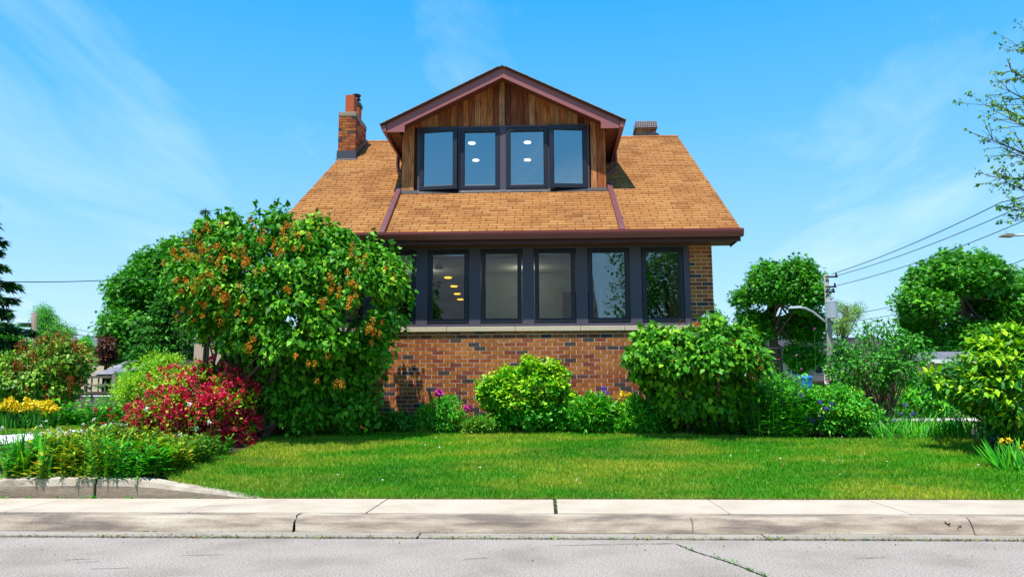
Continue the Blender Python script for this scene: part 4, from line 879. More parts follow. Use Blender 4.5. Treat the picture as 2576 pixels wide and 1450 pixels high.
A = px_pts([(1568, 985), (1575, 992), (1585, 988), (1598, 996), (1562, 996)], 12.6, .02); leaf_mesh('blossoms', [puff(A, .045, 24, .035, 'petal', 0)], [M_['yellow']], t)
bush('shade_plant', 'dark leafy clump between the big lilac and the peony', [(940, 1082), (950, 1050), (985, 1035), (1020, 1042), (1045, 1060), (1045, 1084)], 12.9, .35, 50, .1, 40, .075, 'oval', 'leafmid', base=(1000, 1082))
bush('fern_clump', 'mixed low leafy clump between the peony and the yellow green bush', [(1150, 1088), (1160, 1060), (1190, 1050), (1225, 1045), (1255, 1060), (1260, 1090)], 12.7, .3, 45, .08, 40, .07, 'lance', 'leafdull', base=(1205, 1088), droop=-.2, mats='leafbright', frac2=.4)
stalks('lily_plant', 'short leafy lilies standing in front of the right lilac trunk', 'plant', (1640, 1092), .6, .46, 44, 'leafbright', 'lance', .11, 13, .2)
stalks('ground_cover_plant', 'low bright leaved plant on the lawn edge below the right lilac', 'plant', (1720, 1096), .7, .20, 44, 'leafmid', 'oval', .09, 7, .5)
stalks('ground_cover_plant', 'dark broad leaved plant under the shade of the right lilac', 'plant', (1830, 1098), .8, .26, 50, 'leafmid', 'oval', .1, 7, .5)
# tall perennials right of the lilac
stalks('phlox_plant', 'tall lance leaved perennials right of the right lilac bush', 'plant', (1955, 1103), .8, .80, 110, 'leafbright', 'lance', .12, 18, .18)
t, C = bush('columbine_bush', 'leafy green mound with violet columbine flowers behind the lawn', [(1990, 1095), (1985, 1010), (2010, 975), (2060, 965), (2120, 970), (2180, 995), (2215, 1035), (2222, 1100), (2100, 1106)], 12.6, .55, 130, .14, 44, .06, 'oval', 'leafbright', base=(2110, 1104), mats='leafyellow', frac2=.2, stem=4)
A = px_pts([(2065, 1010), (2075, 1018), (2072, 1030), (2085, 1025), (2060, 1035), (2050, 1045), (2070, 1050), (2015, 1000), (2090, 1035), (2030, 1050), (2000, 985)], 12.05, .03)
leaf_mesh('blossoms', [puff(A, .04, 26, .03, 'petal', 0)], [M_['purple']], t)
bush('border_plant', 'low leafy green plants filling the far lawn edge right of the columbines', [(2205, 1107), (2215, 1078), (2260, 1062), (2320, 1068), (2380, 1064), (2420, 1080), (2450, 1108)], 12.9, .4, 70, .1, 40, .085, 'lance', 'leafbright', base=(2320, 1106), droop=-.2, up=.5, mats='leafmid', frac2=.4)
straps('grass_clump', 'bright grassy clump with violet flowers on the far lawn edge', 'plant', (2290, 1104), 1.1, .38, 260, 'leafbright', 'grassy', .35)
stalks('violet_perennial', 'violet flower spikes behind the bright grassy clump', 'plant', (2262, 1098), 1.0, .42, 40, 'leafmid', 'lance', .08, 10, .2, flower='purple', fn=9, fr=.05, fsz=.035, dy=.5)
straps('daylily_clump', 'arching strap leaves at the foot of the big yellow green dogwood', 'plant', (2420, 1106), .9, .45, 130, 'leafbright', 'daylily', .4)
# dogwood at the right edge
t, C = bush('dogwood_bush', 'wide yellow green dogwood in leafy tiers at the right edge of the lawn', [(2308, 948), (2350, 925), (2400, 905), (2420, 870), (2450, 845), (2510, 826), (2576, 815), (2680, 820), (2760, 860), (2780, 1000), (2700, 1110), (2560, 1120), (2500, 1105), (2450, 1075), (2410, 1020), (2345, 985)], 11.3, 1.0, 190, .2, 46, .095, 'oval', 'leafmid', base=(2570, 1120), mats='leafyellow', frac2=0.0, up=1.3, droop=.2, flat=.45, stem=8, sr=.022, nst=60)
sh = C[(C[:, 1] < 11.4)]; sh = sh[RNG.random(len(sh)) < .85]; leaf_mesh('young_leaves', [leaf_cloud(sh + np.array([0, -.05, .07]), .2, 26, .10, 'oval', 0, up=1.5, droop=.15, flat=.3)], [M_['leafyellow']], t)
# iris and daylily by the right frame edge
bush('spirea_bush', 'leafy background bush below the white garage', [(2240, 1045), (2245, 985), (2280, 955), (2330, 950), (2380, 970), (2420, 990), (2430, 1045)], 21, .9, 80, .24, 40, .11, 'oval', 'leafbright', base=(2330, 1045), mats='leafyellow', frac2=.5)
bush('spirea_bush', 'rounded green bush in front of the far pinkish house', [(2100, 1030), (2105, 965), (2140, 940), (2190, 945), (2230, 975), (2240, 1035)], 19, .8, 70, .22, 40, .10, 'oval', 'leafmid', base=(2170, 1045), mats='leafbright', frac2=.5)
bush('privet_bush', 'dark green bush behind the iron trellis beside the right lilac', [(1890, 1060), (1895, 960), (1920, 925), (1960, 935), (2000, 960), (2030, 985), (2035, 1060)], 17, .7, 70, .2, 40, .09, 'oval', 'leafmid', base=(1960, 1060), mats='leafbright', frac2=.6)
straps('daylily_clump', 'yellow flowering daylily clump with long leaves at the right lawn edge', 'plant', (2575, 1185), .6, .42, 90, 'leafbright', 'iris', .45, flower='yellow', fn=6, fr=.03, fsz=.032, fh=.8)
stalks('bronze_flower', 'brownish iris blooms on the dark bush edge at the right', 'plant', (2590, 1165), .4, .62, 10, 'leafmid', 'lance', .1, 5, .2, flower='dead', fn=5, fr=.04, fsz=.04, dy=.2)
# twiggy shrub further back
t, C = bush('mock_orange_shrub', 'open twiggy shrub with bare lower stems in front of the far houses', [(2070, 940), (2085, 880), (2105, 850), (2135, 825), (2185, 803), (2250, 806), (2310, 835), (2350, 870), (2355, 915), (2320, 960), (2240, 990), (2160, 1000), (2090, 985)], 16.0, 1.0, 105, .2, 26, .085, 'oval', 'leafmid', base=(2215, 1040), mats='leafbright', frac2=.7, stem=12, sr=.010, nst=96)
stalks('border_plant', 'yellow green border plant beyond the lawn by the far pavement', 'plant', (2290, 1035), 2.6, .6, 80, 'leafbright', 'oval', .13, 10, .3)
stalks('border_plant', 'low leafy clump under the twiggy shrub', 'plant', (2190, 1045), 1.6, .55, 60, 'leafmid', 'oval', .12, 10, .3)
# left side bed
straps('yellow_iris', 'clump of yellow irises in full bloom below the small lilac', 'iris', (45, 1084), 1.05, .42, 150, 'leafmid', 'iris', .25, flower='yellow', fn=36, fr=.07, fsz=.055, fh=1.15, fper=20)
stalks('geranium_clump', 'low round green clump right of the yellow irises', 'plant', (140, 1074), .95, .42, 90, 'leafbright', 'oval', .09, 10, .5, flower='purple', fn=8)
stalks('purple_salvia', 'thin dark purple flowers in front of the wooden fence', 'plant', (215, 1060), .8, .62, 26, 'leafmid', 'lance', .08, 7, .2, flower='purple', fn=24, fr=.05, fsz=.035, dy=.5)
stalks('daisy_clump', 'white dotted leafy clump between the fence and the crimson bush', 'plant', (275, 1075), 1.0, .55, 80, 'leafbright', 'oval', .09, 10, .3, flower='whitefl', fn=10, fr=.03, fsz=.03)
stalks('border_plant', 'shaded green clump in front of the chain link fence', 'plant', (290, 1045), 1.3, .5, 60, 'leafmid', 'oval', .1, 9, .3)
# front bed behind the kerb
FB = [('leafbright', 'lance', (15, 1190), .5, .34, 34), ('leafrust', 'oval', (118, 1192), .5, .34, 50), ('leafrust', 'lance', (215, 1194), .55, .38, 56), ('leafbright', 'lance', (300, 1195), .5, .36, 50), ('leafrust', 'oval', (395, 1185), .45, .28, 46), ('leafdull', 'lance', (465, 1165), .45, .28, 46), ('leafrust', 'lance', (340, 1150), .5, .32, 50), ('leafdull', 'oval', (240, 1150), .55, .33, 50), ('leafrust', 'lance', (140, 1150), .55, .32, 46), ('leafmid', 'lance', (525, 1148), .38, .22, 40)]
LB = ['leafy green perennial at the far left end of the kerb bed', 'rust tipped perennial behind the kerb right of the iris leaves', 'rust tipped leafy perennial left of the kerb crack', 'bright leafy perennial right of the kerb crack', 'bushy rust green perennial near the lawn corner of the kerb bed', 'olive leafy perennial below the crimson bush', 'tall rust green perennial behind the kerb bed middle', 'olive green perennial behind the rust tipped plants', 'rust leaved perennial in front of the gravel path', 'dark low perennial at the foot of the crimson bush beside the lawn']
for (m_, lf, px, w_, h_, n_), lb in zip(FB, LB): stalks('leafy_perennial', lb, 'plant', px, w_, h_, n_, m_, lf, .075, 16, .25, group='perennials in the kerb bed')
straps('iris_clump', 'tall upright green iris leaves above the left part of the kerb', 'iris', (88, 1190), .48, .52, 60, 'leafbright', 'iris', .12)
straps('iris_clump', 'few green iris leaves near the middle of the kerb bed', 'iris', (262, 1190), .3, .48, 18, 'leafbright', 'iris', .2)
straps('iris_clump', 'bright arching iris leaves at the far left corner of the bed', 'iris', (40, 1194), .3, .36, 18, 'leafyellow', 'iris', .35)
stalks('lily_plant', 'bright broad leaved lily clump where the kerb meets the lawn', 'plant', (365, 1197), .35, .26, 22, 'leafbright', 'lance', .15, 9, .4)
stalks('bearded_iris', 'pale white and violet irises in front of the crimson bush', 'iris', (470, 1150), .30, .58, 8, 'leafmid', 'lance', .1, 5, .12, flower='whitefl', fn=4, fr=.03, fsz=.035, dy=.2)
stalks('bearded_iris', 'white irises standing left of the crimson bush', 'iris', (290, 1150), .3, .55, 7, 'leafmid', 'lance', .1, 5, .12, flower='whitefl', fn=3, fr=.03, fsz=.035, dy=.2)
stalks('red_flower', 'dark red flowered plant beside the gravel path', 'plant', (262, 1115), .55, .42, 24, 'leafdull', 'lance', .07, 9, .2, flower='redfl', fn=18, fr=.045, fsz=.035)
stalks('daisy_clump', 'white daisies leaning over the gravel path', 'plant', (200, 1135), 1.1, .38, 34, 'leafdull', 'lance', .06, 6, .3, flower='whitefl', fn=22, fr=.016, fsz=.03)
stalks('daisy_clump', 'white daisies in front of the left side of the crimson bush', 'plant', (320, 1120), .7, .33, 30, 'leafdull', 'lance', .06, 8, .3, flower='whitefl', fn=9, fr=.016, fsz=.03)
stalks('daisy_clump', 'white daisies at the left end of the gravel path', 'plant', (60, 1150), 1.0, .32, 30, 'leafdull', 'lance', .06, 6, .3, flower='whitefl', fn=12, fr=.016, fsz=.03)

# ---- grass
def sow(name, poly, n, h, lift, label):
    p = np.array(poly); X = RNG.uniform(p[:, 0].min(), p[:, 0].max(), n); Y = RNG.uniform(p[:, 1].min(), p[:, 1].max(), n); k = pin(p[:, 0], p[:, 1], X, Y); X, Y = X[k], Y[k]; m = len(X)
    P = np.stack([X, Y, zg(X, np.maximum(Y, 8.87)) + lift], 1); D = nrm(np.stack([RNG.normal(size=m) * .45, RNG.normal(size=m) * .45, np.ones(m)], 1)); N = rdir(m)
    hh = h * RNG.uniform(.5, 1.25, m); o = leaf_mesh(name, [(P, N, D, hh, 'blade', 0)], [M_['grassy']], None)
    return tag(o, label, 'grass', kind='stuff')
def grassmat():
    m, t, b, o = newmat('grass_blades'); r = ramp(t, [(.018, .17, .003), (.05, .30, .004), (.09, .39, .006), (.20, .48, .012)], [0, .4, .8, 1]); r2 = ramp(t, [(.15, .34, .008), (.30, .42, .016), (.46, .46, .05), (.52, .44, .12)], [0, .5, .85, 1])
    a = attr(t); t.links.new(a, r.inputs[0]); t.links.new(a, r2.inputs[0])
    n = noise(t, 1.1, 4, .6, (.55, 1.5, 1), .4); n.inputs['Detail'].default_value = 5; rr = ramp(t, [(0, 0, 0), (1, 1, 1)], [.44, .60]); t.links.new(n.outputs[0], rr.inputs[0])
    c = mixc(t, r.outputs[0], r2.outputs[0], rr.outputs[0]); n4 = noise(t, .55, 4, .6, (.5, 1.3, 1), .5); r4 = ramp(t, [(1.35, 1.2, 1.0), (1.15, 1.1, 1), (.55, .82, .8)], [.36, .5, .66]); t.links.new(n4.outputs[0], r4.inputs[0]); c = mixc(t, c, r4.outputs[0], 1.0, 'MULTIPLY'); t.links.new(c, b.inputs['Base Color']); b.inputs['Roughness'].default_value = .5; b.inputs['Specular IOR Level'].default_value = .25
    tr = t.nodes.new('ShaderNodeBsdfTranslucent'); t.links.new(c, tr.inputs[0]); s = t.nodes.new('ShaderNodeMixShader'); s.inputs[0].default_value = .3; t.links.new(b.outputs[0], s.inputs[1]); t.links.new(tr.outputs[0], s.inputs[2]); t.links.new(s.outputs[0], o.inputs[0]); return m
M_['grassy'] = grassmat()
sow('grass', LAWN, 330000, .052, .008, 'mown lawn with yellow dry patches in front of the house')
sow('grass', PATHLAWN, 26000, .05, .008, 'strip of short grass behind the white gravel path')

DRY = [(-3.3, 8.868), (7.2, 8.868), (7.2, 8.93), (-3.3, 8.93)]
p_ = 5200; X_ = RNG.uniform(-3.4, 7.2, p_); Y_ = 8.866 + np.abs(RNG.normal(size=p_)) * .03; tag(leaf_mesh('dry_grass', [(np.stack([X_, Y_, np.full(p_, .155)], 1), rdir(p_), rdir(p_) * .8 + np.array([0, -.2, .7]), .045 * RNG.uniform(.5, 1.3, p_), 'blade', 0)], [M_['straw']], None), 'dry straw coloured grass edge along the pavement', 'grass', kind='stuff')

# ================================================================== TREES
def tree(name, label, poly, Y, thick, ncl, rcl, nl, size, kind, mats, trunk, tr, nlimb=16, group=None, flat=.8, frac2=.5, cat='tree', up=.7, droop=.3, limb_r=None, bark='bark', fork=.35, lobes=0, lr=.13):
    """trunk: list of pixel points from the ground up, at depth Y"""
    tp = [at(x, y, Y) for x, y in trunk]; tp[0] = np.array([tp[0][0], Y, .6]); t = thing(name, label, cat, tp[0], group)
    ncl = int(ncl * 1.5); nl = int(nl * 2.3); size *= .6; rcl *= .88
    if isinstance(poly[0], list):
        ar = [abs(sum(p[i][0] * p[(i + 1) % len(p)][1] - p[(i + 1) % len(p)][0] * p[i][1] for i in range(len(p)))) for p in poly]
        C = np.concatenate([clumps(p, Y + RNG.uniform(-.5, .5) * thick, thick * .55 * math.sqrt(a_ / max(ar)), max(4, int(ncl * a_ / sum(ar))), rcl * .45, .6) for p, a_ in zip(poly, ar)])
    else: C = clumps(poly, Y, thick, ncl, rcl * (.45 if lobes else .8), .6, lobes, lr)
    parts = [leaf_cloud(C, rcl, nl, size, kind, 0, flat=flat, up=up, droop=droop)]; ml = [M_[mats[0]]]
    if len(mats) > 1: parts.append(leaf_cloud(C[RNG.random(len(C)) < frac2] + np.array([0, 0, rcl * .25]), rcl * 1.05, nl // 2, size, kind, 1, flat=flat, up=up, droop=droop)); ml.append(M_[mats[1]])
    leaf_mesh('crown', parts, ml, t); b = MB()
    k = len(tp); b.tube(tp, [tr * (1 - .55 * i / (k - 1)) for i in range(k)], 10, cap=False)
    for j in range(nlimb):
        u = fork + (1 - fork) * random.random(); i = min(int(u * (k - 1)), k - 2); q = u * (k - 1) - i; p0 = Vector(tp[i]).lerp(Vector(tp[i + 1]), q)
        limbs(b, p0, [C[RNG.integers(len(C))]], limb_r or tr * .24, .012, seg=5)
    b.build('trunk', M_[bark], t, smooth=True); return t
TG = 'trees along the far street'
tree('maple_tree', 'tall open crowned maple left of the utility pole', [[(1843, 742), (1868, 728), (1897, 735), (1892, 762), (1860, 768)], [(1864, 778), (1888, 770), (1896, 815), (1880, 840), (1866, 810)], [(1885, 705), (1900, 672), (1950, 668), (1985, 653), (2030, 660), (2055, 684), (2076, 700), (2078, 755), (2040, 782), (1990, 762), (1940, 765), (1905, 755)], [(1955, 795), (2005, 775), (2070, 768), (2080, 830), (2060, 862), (2000, 855), (1958, 838)], [(1960, 885), (2000, 868), (2060, 880), (2078, 905), (2010, 925), (1965, 908)], [(1900, 785), (1936, 792), (1932, 850), (1908, 852), (1892, 822)]], 36, 2.6, 140, .62, 52, .26, 'star', ['leafmaple', 'leafmaple2'], [(1950, 980), (1948, 880), (1938, 790), (1945, 720)], .26, 30, TG, frac2=.6, lobes=26, lr=.115)
tree('maple_tree', 'broad dense maple right of the utility pole above the dogwood', [[(2290, 705), (2312, 675), (2350, 655), (2400, 640), (2440, 650), (2482, 640), (2510, 665), (2540, 690), (2530, 725), (2440, 738), (2350, 735), (2300, 730)], [(2262, 752), (2282, 722), (2330, 738), (2398, 745), (2392, 795), (2330, 806), (2272, 790)], [(2250, 802), (2290, 788), (2340, 812), (2372, 838), (2330, 860), (2282, 835)], [(2415, 745), (2500, 735), (2558, 690), (2640, 705), (2680, 760), (2640, 815), (2540, 825), (2450, 805)], [(2375, 822), (2450, 806), (2560, 832), (2640, 850), (2600, 900), (2480, 905), (2402, 880)], [(2270, 860), (2330, 850), (2400, 850), (2440, 880), (2400, 915), (2310, 915), (2275, 900)]], 32, 3.6, 300, .62, 62, .25, 'star', ['leafmaple', 'leafmaple2'], [(2408, 960), (2406, 880), (2410, 800), (2420, 720)], .34, 30, TG, frac2=.75, lobes=46, lr=.10)
tree('ash_tree', 'small thin crowned olive tree just right of the utility pole', [(2085, 830), (2090, 770), (2100, 740), (2118, 735), (2140, 770), (2165, 760), (2175, 800), (2160, 840), (2120, 850)], 46, 1.8, 60, .55, 40, .18, 'lance', ['leafdull'], [(2118, 960), (2118, 880), (2126, 800), (2130, 770)], .2, 22, TG, lobes=14, lr=.12)
tree('garden_tree', 'dark leafy branch tips just behind the right house corner', [(1640, 860), (1690, 790), (1740, 755), (1800, 750), (1812, 768), (1824, 792), (1815, 850), (1780, 900), (1700, 910)], 26.5, 1.3, 70, .3, 44, .14, 'oval', ['leafmaple2', 'leafmaple'], [(1740, 1000), (1740, 900), (1745, 800)], .09, 10)
tree('maple_tree', 'big dark round maple behind the lilac at the left', [[(345, 655), (398, 618), (440, 602), (500, 600), (540, 650), (520, 720), (420, 720), (350, 700)], [(275, 748), (300, 692), (345, 660), (420, 720), (440, 790), (350, 800), (285, 785)], [(258, 805), (280, 782), (360, 795), (400, 850), (350, 905), (290, 905), (265, 868)], [(430, 730), (560, 700), (620, 800), (600, 910), (420, 912), (390, 850)]], 26, 3.2, 300, .55, 70, .2, 'star', ['leafmaple', 'leafmaple2'], [(420, 990), (420, 900), (430, 780), (440, 700)], .35, 16, frac2=.4, lobes=130, lr=.085)
tree('locust_tree', 'light airy locust tree behind the left utility pole', [(70, 850), (88, 800), (95, 775), (112, 752), (126, 765), (132, 795), (160, 815), (186, 825), (190, 850), (175, 870), (90, 880)], 34, 1.8, 110, .42, 34, .16, 'lance', ['leafmaple2', 'leafbright'], [(115, 980), (112, 900), (112, 800)], .15, 16, 'small trees far left', droop=.5, lobes=22, lr=.11)
tree('plum_tree', 'dark purple leaved plum beside the round maple', [(243, 905), (248, 870), (258, 838), (272, 842), (290, 860), (288, 900), (268, 925), (250, 920)], 24, .6, 36, .22, 40, .14, 'oval', ['leafred'], [(266, 1000), (266, 920), (266, 870)], .07, 8, 'small trees far left')
tree('cedar_tree', 'yellow green cedar top between the small lilac and the plum', [(200, 880), (205, 850), (215, 838), (228, 846), (236, 870), (240, 900), (215, 910)], 30, .8, 40, .25, 40, .14, 'lance', ['leafbright'], [(218, 1000), (218, 900)], .08, 6, 'small trees far left')
tree('hazel_tree', 'dark low trees below the spruce at the left frame edge', [(-80, 900), (-60, 830), (0, 810), (45, 820), (70, 850), (75, 900), (20, 925), (-60, 930)], 24, 1.2, 90, .4, 46, .16, 'oval', ['leafmaple', 'leafmid'], [(0, 1000), (5, 900)], .1, 8, 'small trees far left')
# street tree on the right: thin spring foliage on bare branches
TY = 15.0
tp = [at(2860, 1100, TY), at(2850, 800, TY), at(2820, 500, TY), at(2800, 250, TY), at(2790, 60, TY)]; tp[0][2] = .6
t = thing('street_tree', 'half bare tree with small olive leaves entering at the right edge', 'tree', tp[0]); b = MB(); b.tube(tp, [.2, .17, .13, .08, .03], 10, cap=False)
tw = []
for (sx, sy, ex, ey) in ((2845, 600, 2557, 520), (2840, 560, 2534, 460), (2830, 480, 2497, 352), (2822, 420, 2542, 300), (2815, 380, 2522, 270), (2812, 330, 2542, 230), (2808, 280, 2544, 178), (2800, 240, 2587, 140), (2840, 620, 2602, 545), (2825, 450, 2562, 390), (2800, 200, 2602, 120), (2820, 400, 2642, 330)):
    s_ = at(sx, sy, TY); e_ = at(ex, ey, TY + random.uniform(-.8, .8)); m_ = (s_ + e_) / 2 + np.array([0, random.uniform(-.2, .2), -.12])
    pts = [((1 - u) ** 2) * s_ + 2 * u * (1 - u) * m_ + u * u * e_ for u in np.linspace(0, 1, 9)]; b.tube(pts, [.035 * (1 - i / 9) + .006 for i in range(9)], 6, cap=False)
    for i in range(2, 9):
        for q in range(4):
            d_ = nrm(pts[8] - pts[0]) + rdir(1)[0] * .75; d_[2] += .15; L_ = random.uniform(.2, .55); e2 = pts[i] + d_ * L_; m2 = pts[i] + d_ * L_ * .5 + rdir(1)[0] * .04
            b.tube([pts[i], m2, e2], [.008, .006, .003], 4, cap=False); tw += [e2, m2, (e2 + m2) / 2]
for k in range(26):
    u = RNG.uniform(.3, .97); s_ = tp[int(u * 4)] * (1 - (u * 4) % 1) + tp[min(int(u * 4) + 1, 4)] * ((u * 4) % 1); an = RNG.uniform(-1.9, 2.3); L_ = RNG.uniform(1.4, 2.9) * (1.25 - .6 * u)
    d0 = np.array([math.cos(an), math.sin(an), .35 + RNG.uniform(-.15, .3)]); e_ = s_ + d0 * L_; m_ = s_ + d0 * L_ * .5 + np.array([0, 0, -.1]); pts = [((1 - v) ** 2) * s_ + 2 * v * (1 - v) * m_ + v * v * e_ for v in np.linspace(0, 1, 7)]; b.tube(pts, [.035 * (1 - i / 7) + .006 for i in range(7)], 6, cap=False)
    for i in range(2, 7):
        for q in range(4): e2 = pts[i] + (nrm(d0) + rdir(1)[0] * .8) * random.uniform(.2, .5); b.tube([pts[i], (pts[i] + e2) / 2 + rdir(1)[0] * .03, e2], [.008, .006, .003], 4, cap=False); tw += [e2, (pts[i] + e2) / 2]
tw = np.array(tw); b.build('trunk', M_['bark'], t, smooth=True)
leaf_mesh('crown', [leaf_cloud(tw[RNG.random(len(tw)) < .75], .06, 5, .055, 'star', 0, droop=.8), leaf_cloud(tw[RNG.random(len(tw)) < .12], .12, 12, .06, 'star', 1, droop=.8)], [M_['leafdull'], M_['leafmid']], t)

def conifer(name, label, top, hpx, wpx, Y, mat, drop=.35, nper=9, lev=16, group=None, needle=.10, dens=60):
    a = at(top[0], top[1], Y); z0 = .6; H_ = a[2] - z0; m = Y / FPX; Rm = wpx * m; hm = hpx * m; t = thing(name, label, 'tree', (a[0], Y, z0), group); b = MB(); b.tube([(a[0], Y, z0), (a[0], Y, a[2])], [.03 * H_ * .6, .01], 8, cap=False); P = []; D = []; N = []
    lev = max(lev, int(H_ / .42))
    for l in range(lev):
        u = (l + .3) / lev; L = Rm * min(1.25, (H_ * u) / hm) + .05; z = a[2] - H_ * u * .93
        for k in range(nper):
            an = 6.283 * (k + random.random() * .8) / nper + l; dr_ = np.array([math.cos(an), math.sin(an), 0]); LL = L * random.uniform(.75, 1.1); p0 = np.array([a[0], Y, z]); p1 = p0 + dr_ * LL * .6 + np.array([0, 0, -drop * LL * .45]); p2 = p0 + dr_ * LL + np.array([0, 0, -drop * LL * .5])
            b.tube([p0, p1, p2], [.018, .012, .004], 4, cap=False); n = int(dens * max(LL, .12)); v = RNG.random(n) ** .8; side = np.array([-dr_[1], dr_[0], 0])
            pp = ((1 - v) ** 2)[:, None] * p0 + (2 * v * (1 - v))[:, None] * p1 + (v * v)[:, None] * p2; sd = RNG.choice([-1, 1], n)[:, None]
            tws = pp + side * sd * (RNG.random(n) * .28 * LL * (1.1 - v))[:, None] + np.stack([np.zeros(n), np.zeros(n), -RNG.random(n) * .10], 1)
            P.append(tws); D.append(dr_ * .8 + side * sd * .7 + rdir(n) * .5 + np.array([0, 0, -.15])); N.append(rdir(n) * .4 + np.array([0, 0, 1.0]))
    P = np.concatenate(P); leaf_mesh('crown', [(P, np.concatenate(N), np.concatenate(D), needle * RNG.uniform(.6, 1.3, len(P)), 'lance', 0)], [M_[mat]], t); b.build('trunk', M_['bark'], t); return t
conifer('spruce_tree', 'drooping dark green spruce cut by the left frame edge', (-78, 320), 480, 150, 17, 'needle', .5, 11, 20, needle=.2, dens=190)
conifer('spruce_tree', 'slim spruce tip standing above the left side of the big lilac', (518, 522), 80, 42, 20, 'needle', .2, 9, 20, needle=.13, dens=70)
conifer('hemlock_tree', 'feathery bright green hemlock in front of the round maple', (430, 690), 220, 110, 21, 'needle2', .55, 11, 18, needle=.17, dens=85)

# ================================================================== FAR STREET
def bx(name, mat, parent, *boxes, bevel=0):
    b = MB()
    for q in boxes: b.box(*q)
    return b.build(name, mat, parent, bevel)
def X(x, y, Y): return float(at(x, y, Y)[0])
def Zp(x, y, Y): return float(at(x, y, Y)[2])
# pale house with a dark roof behind the twiggy shrub
Y = 42; x0, x1 = X(1985, 920, Y), X(2262, 920, Y); zt = Zp(2100, 902, Y); zr = Zp(2100, 872, Y)
h = thing('far_house', 'low pinkish house with a dark roof behind the utility pole', 'house', ((x0 + x1) / 2, Y, .7)); bx('wall', M_['pinkwall'], h, (x0, x1, Y, Y + 7, .6, zt))
b = MB(); b.prism_x([(Y - .4, zt), (Y + 3.5, zr + .6), (Y + 7.4, zt), (Y + 7.4, zt + .12), (Y + 3.5, zr + .75), (Y - .4, zt + .12)][::-1], x0 - .5, x1 + .5); b.build('roof', M_['roofdark'], h)
b = MB(); zl = Zp(2100, 962, Y - 2); zh = Zp(2100, 944, Y - 2); b.prism_x([(Y - 2.2, zl), (Y - .01, zh), (Y - .01, zh + .1), (Y - 2.2, zl + .1)][::-1], x0 - .3, x1 - .8); b.build('porch_roof', M_['roofdark'], h)
for (a, c, d0, d1) in ((1992, 2015, 925, 940), (2048, 2068, 922, 938), (2172, 2200, 925, 942)):
    wx0, wx1 = X(a, 930, Y), X(c, 930, Y); wz1, wz0 = Zp(a, d0, Y), Zp(a, d1, Y); f = bx('window', M_['white'], h, (wx0 - .06, wx1 + .06, Y - .05, Y - .005, wz0 - .06, wz1 + .06)); bx('pane', M_['roofdark'] if a < 2100 else M_['bluepaint'], f, (wx0, wx1, Y - .07, Y - .0505, wz0, wz1))
# white garage and grey roofs at the right
Y = 33; x0, x1 = X(2242, 940, Y), X(2345, 940, Y); zt = Zp(2290, 932, Y)
h = thing('white_garage', 'white walled garage seen through the twiggy shrub', 'garage', ((x0 + x1) / 2, Y, .7)); bx('wall', M_['white'], h, (x0, x1, Y, Y + 5, .6, zt)); bx('door', M_['roofdark'], h, (x0 + .5, x0 + 1.3, Y - .03, Y - .002, .6, zt - .5))
b = MB(); b.prism_y([(x0 - .3, zt), (x1 + .3, zt), ((x0 + x1) / 2, zt + .9)], Y - .3, Y + 5.3); b.build('roof', M_['greyroof'], h)
Y = 24; x0, x1 = X(2335, 905, Y), X(2640, 905, Y); zt = Zp(2400, 905, Y); zr = Zp(2400, 868, Y) - .4
h = thing('grey_roofed_house', 'grey roofed house half hidden behind the dogwood', 'house', ((x0 + x1) / 2, Y, .7)); bx('wall', M_['cream'], h, (x0 + .4, x1, Y + .4, Y + 7, .6, zt))
b = MB(); xm = x0 + 1.1; b.add([(x0, Y, zt), (x1, Y, zt), (x1, Y + 7, zt), (x0, Y + 7, zt), (x0 + 1.6, Y + 3.5, zr + .4), (x1, Y + 3.5, zr + .4)], [(0, 1, 5, 4), (1, 2, 5), (2, 3, 4, 5), (3, 0, 4), (0, 3, 2, 1)]); b.build('roof', M_['greyroof'], h)
bx('gutter', M_['white'], h, (x0 - .03, x1, Y - .08, Y - .002, zt - .09, zt + .02))
# left: cream building, shed, small garage wall, fence
Y = 44; x0, x1 = X(150, 900, Y), X(330, 900, Y); zt = Zp(240, 866, Y); h = thing('cream_building', 'cream building with a blue band far behind the grey shed', 'building', ((x0 + x1) / 2, Y, .7))
zb = Zp(240, 882, Y); zb2 = Zp(240, 873, Y); bx('wall', M_['cream'], h, (x0, x1, Y, Y + 8, .6, zb)); bx('blue_band', M_['bluepaint'], h, (x0 - .02, x1 + .02, Y - .03, Y + 8, zb + .002, zb2)); b = MB(); b.prism_x([(Y - .4, zb2 + .003), (Y + 4, zt + .9), (Y + 8.4, zb2 + .003)][::-1], x0 - .3, x1 + .3); b.build('roof', M_['greyroof'], h)
Y = 21; x0, x1 = X(234, 942, Y), X(420, 942, Y); zt = Zp(300, 941, Y); zr = Zp(300, 906, Y + 1.6); h = thing('garden_shed', 'grey shingled garden shed behind the wooden fence', 'shed', ((x0 + x1) / 2, Y, .7)); bx('wall', M_['darkroom'], h, (x0 + .15, x1 - .15, Y + .2, Y + 3, .6, zt))
b = MB(); n = 10
for k in range(n):
    ya, yb = Y + 1.6 * k / n, Y + 1.6 * (k + 1) / n; za, zb_ = zt + (zr - zt) * k / n, zt + (zr - zt) * (k + 1) / n; q = .34 * k / n; q2 = q; xx = x0 + q - (k % 2) * .15
    while xx < x1 - q:
        a, c = max(xx + .004, x0 + q), min(xx + .296, x1 - q)
        if c > a: b.hexa([(a, ya, za), (c, ya, za), (c, yb, zb_), (a, yb, zb_)], [(a, ya, za + .02), (c, ya, za + .02), (c, yb, zb_ + .008), (a, yb, zb_ + .008)])
        xx += .3
b.prism_x([(Y, zt - .05), (Y + 1.6, zr - .02), (Y + 3.2, zt - .05)][::-1], x0 + .02, x1 - .02, .3); b.build('roof', M_['shedroof'], h)
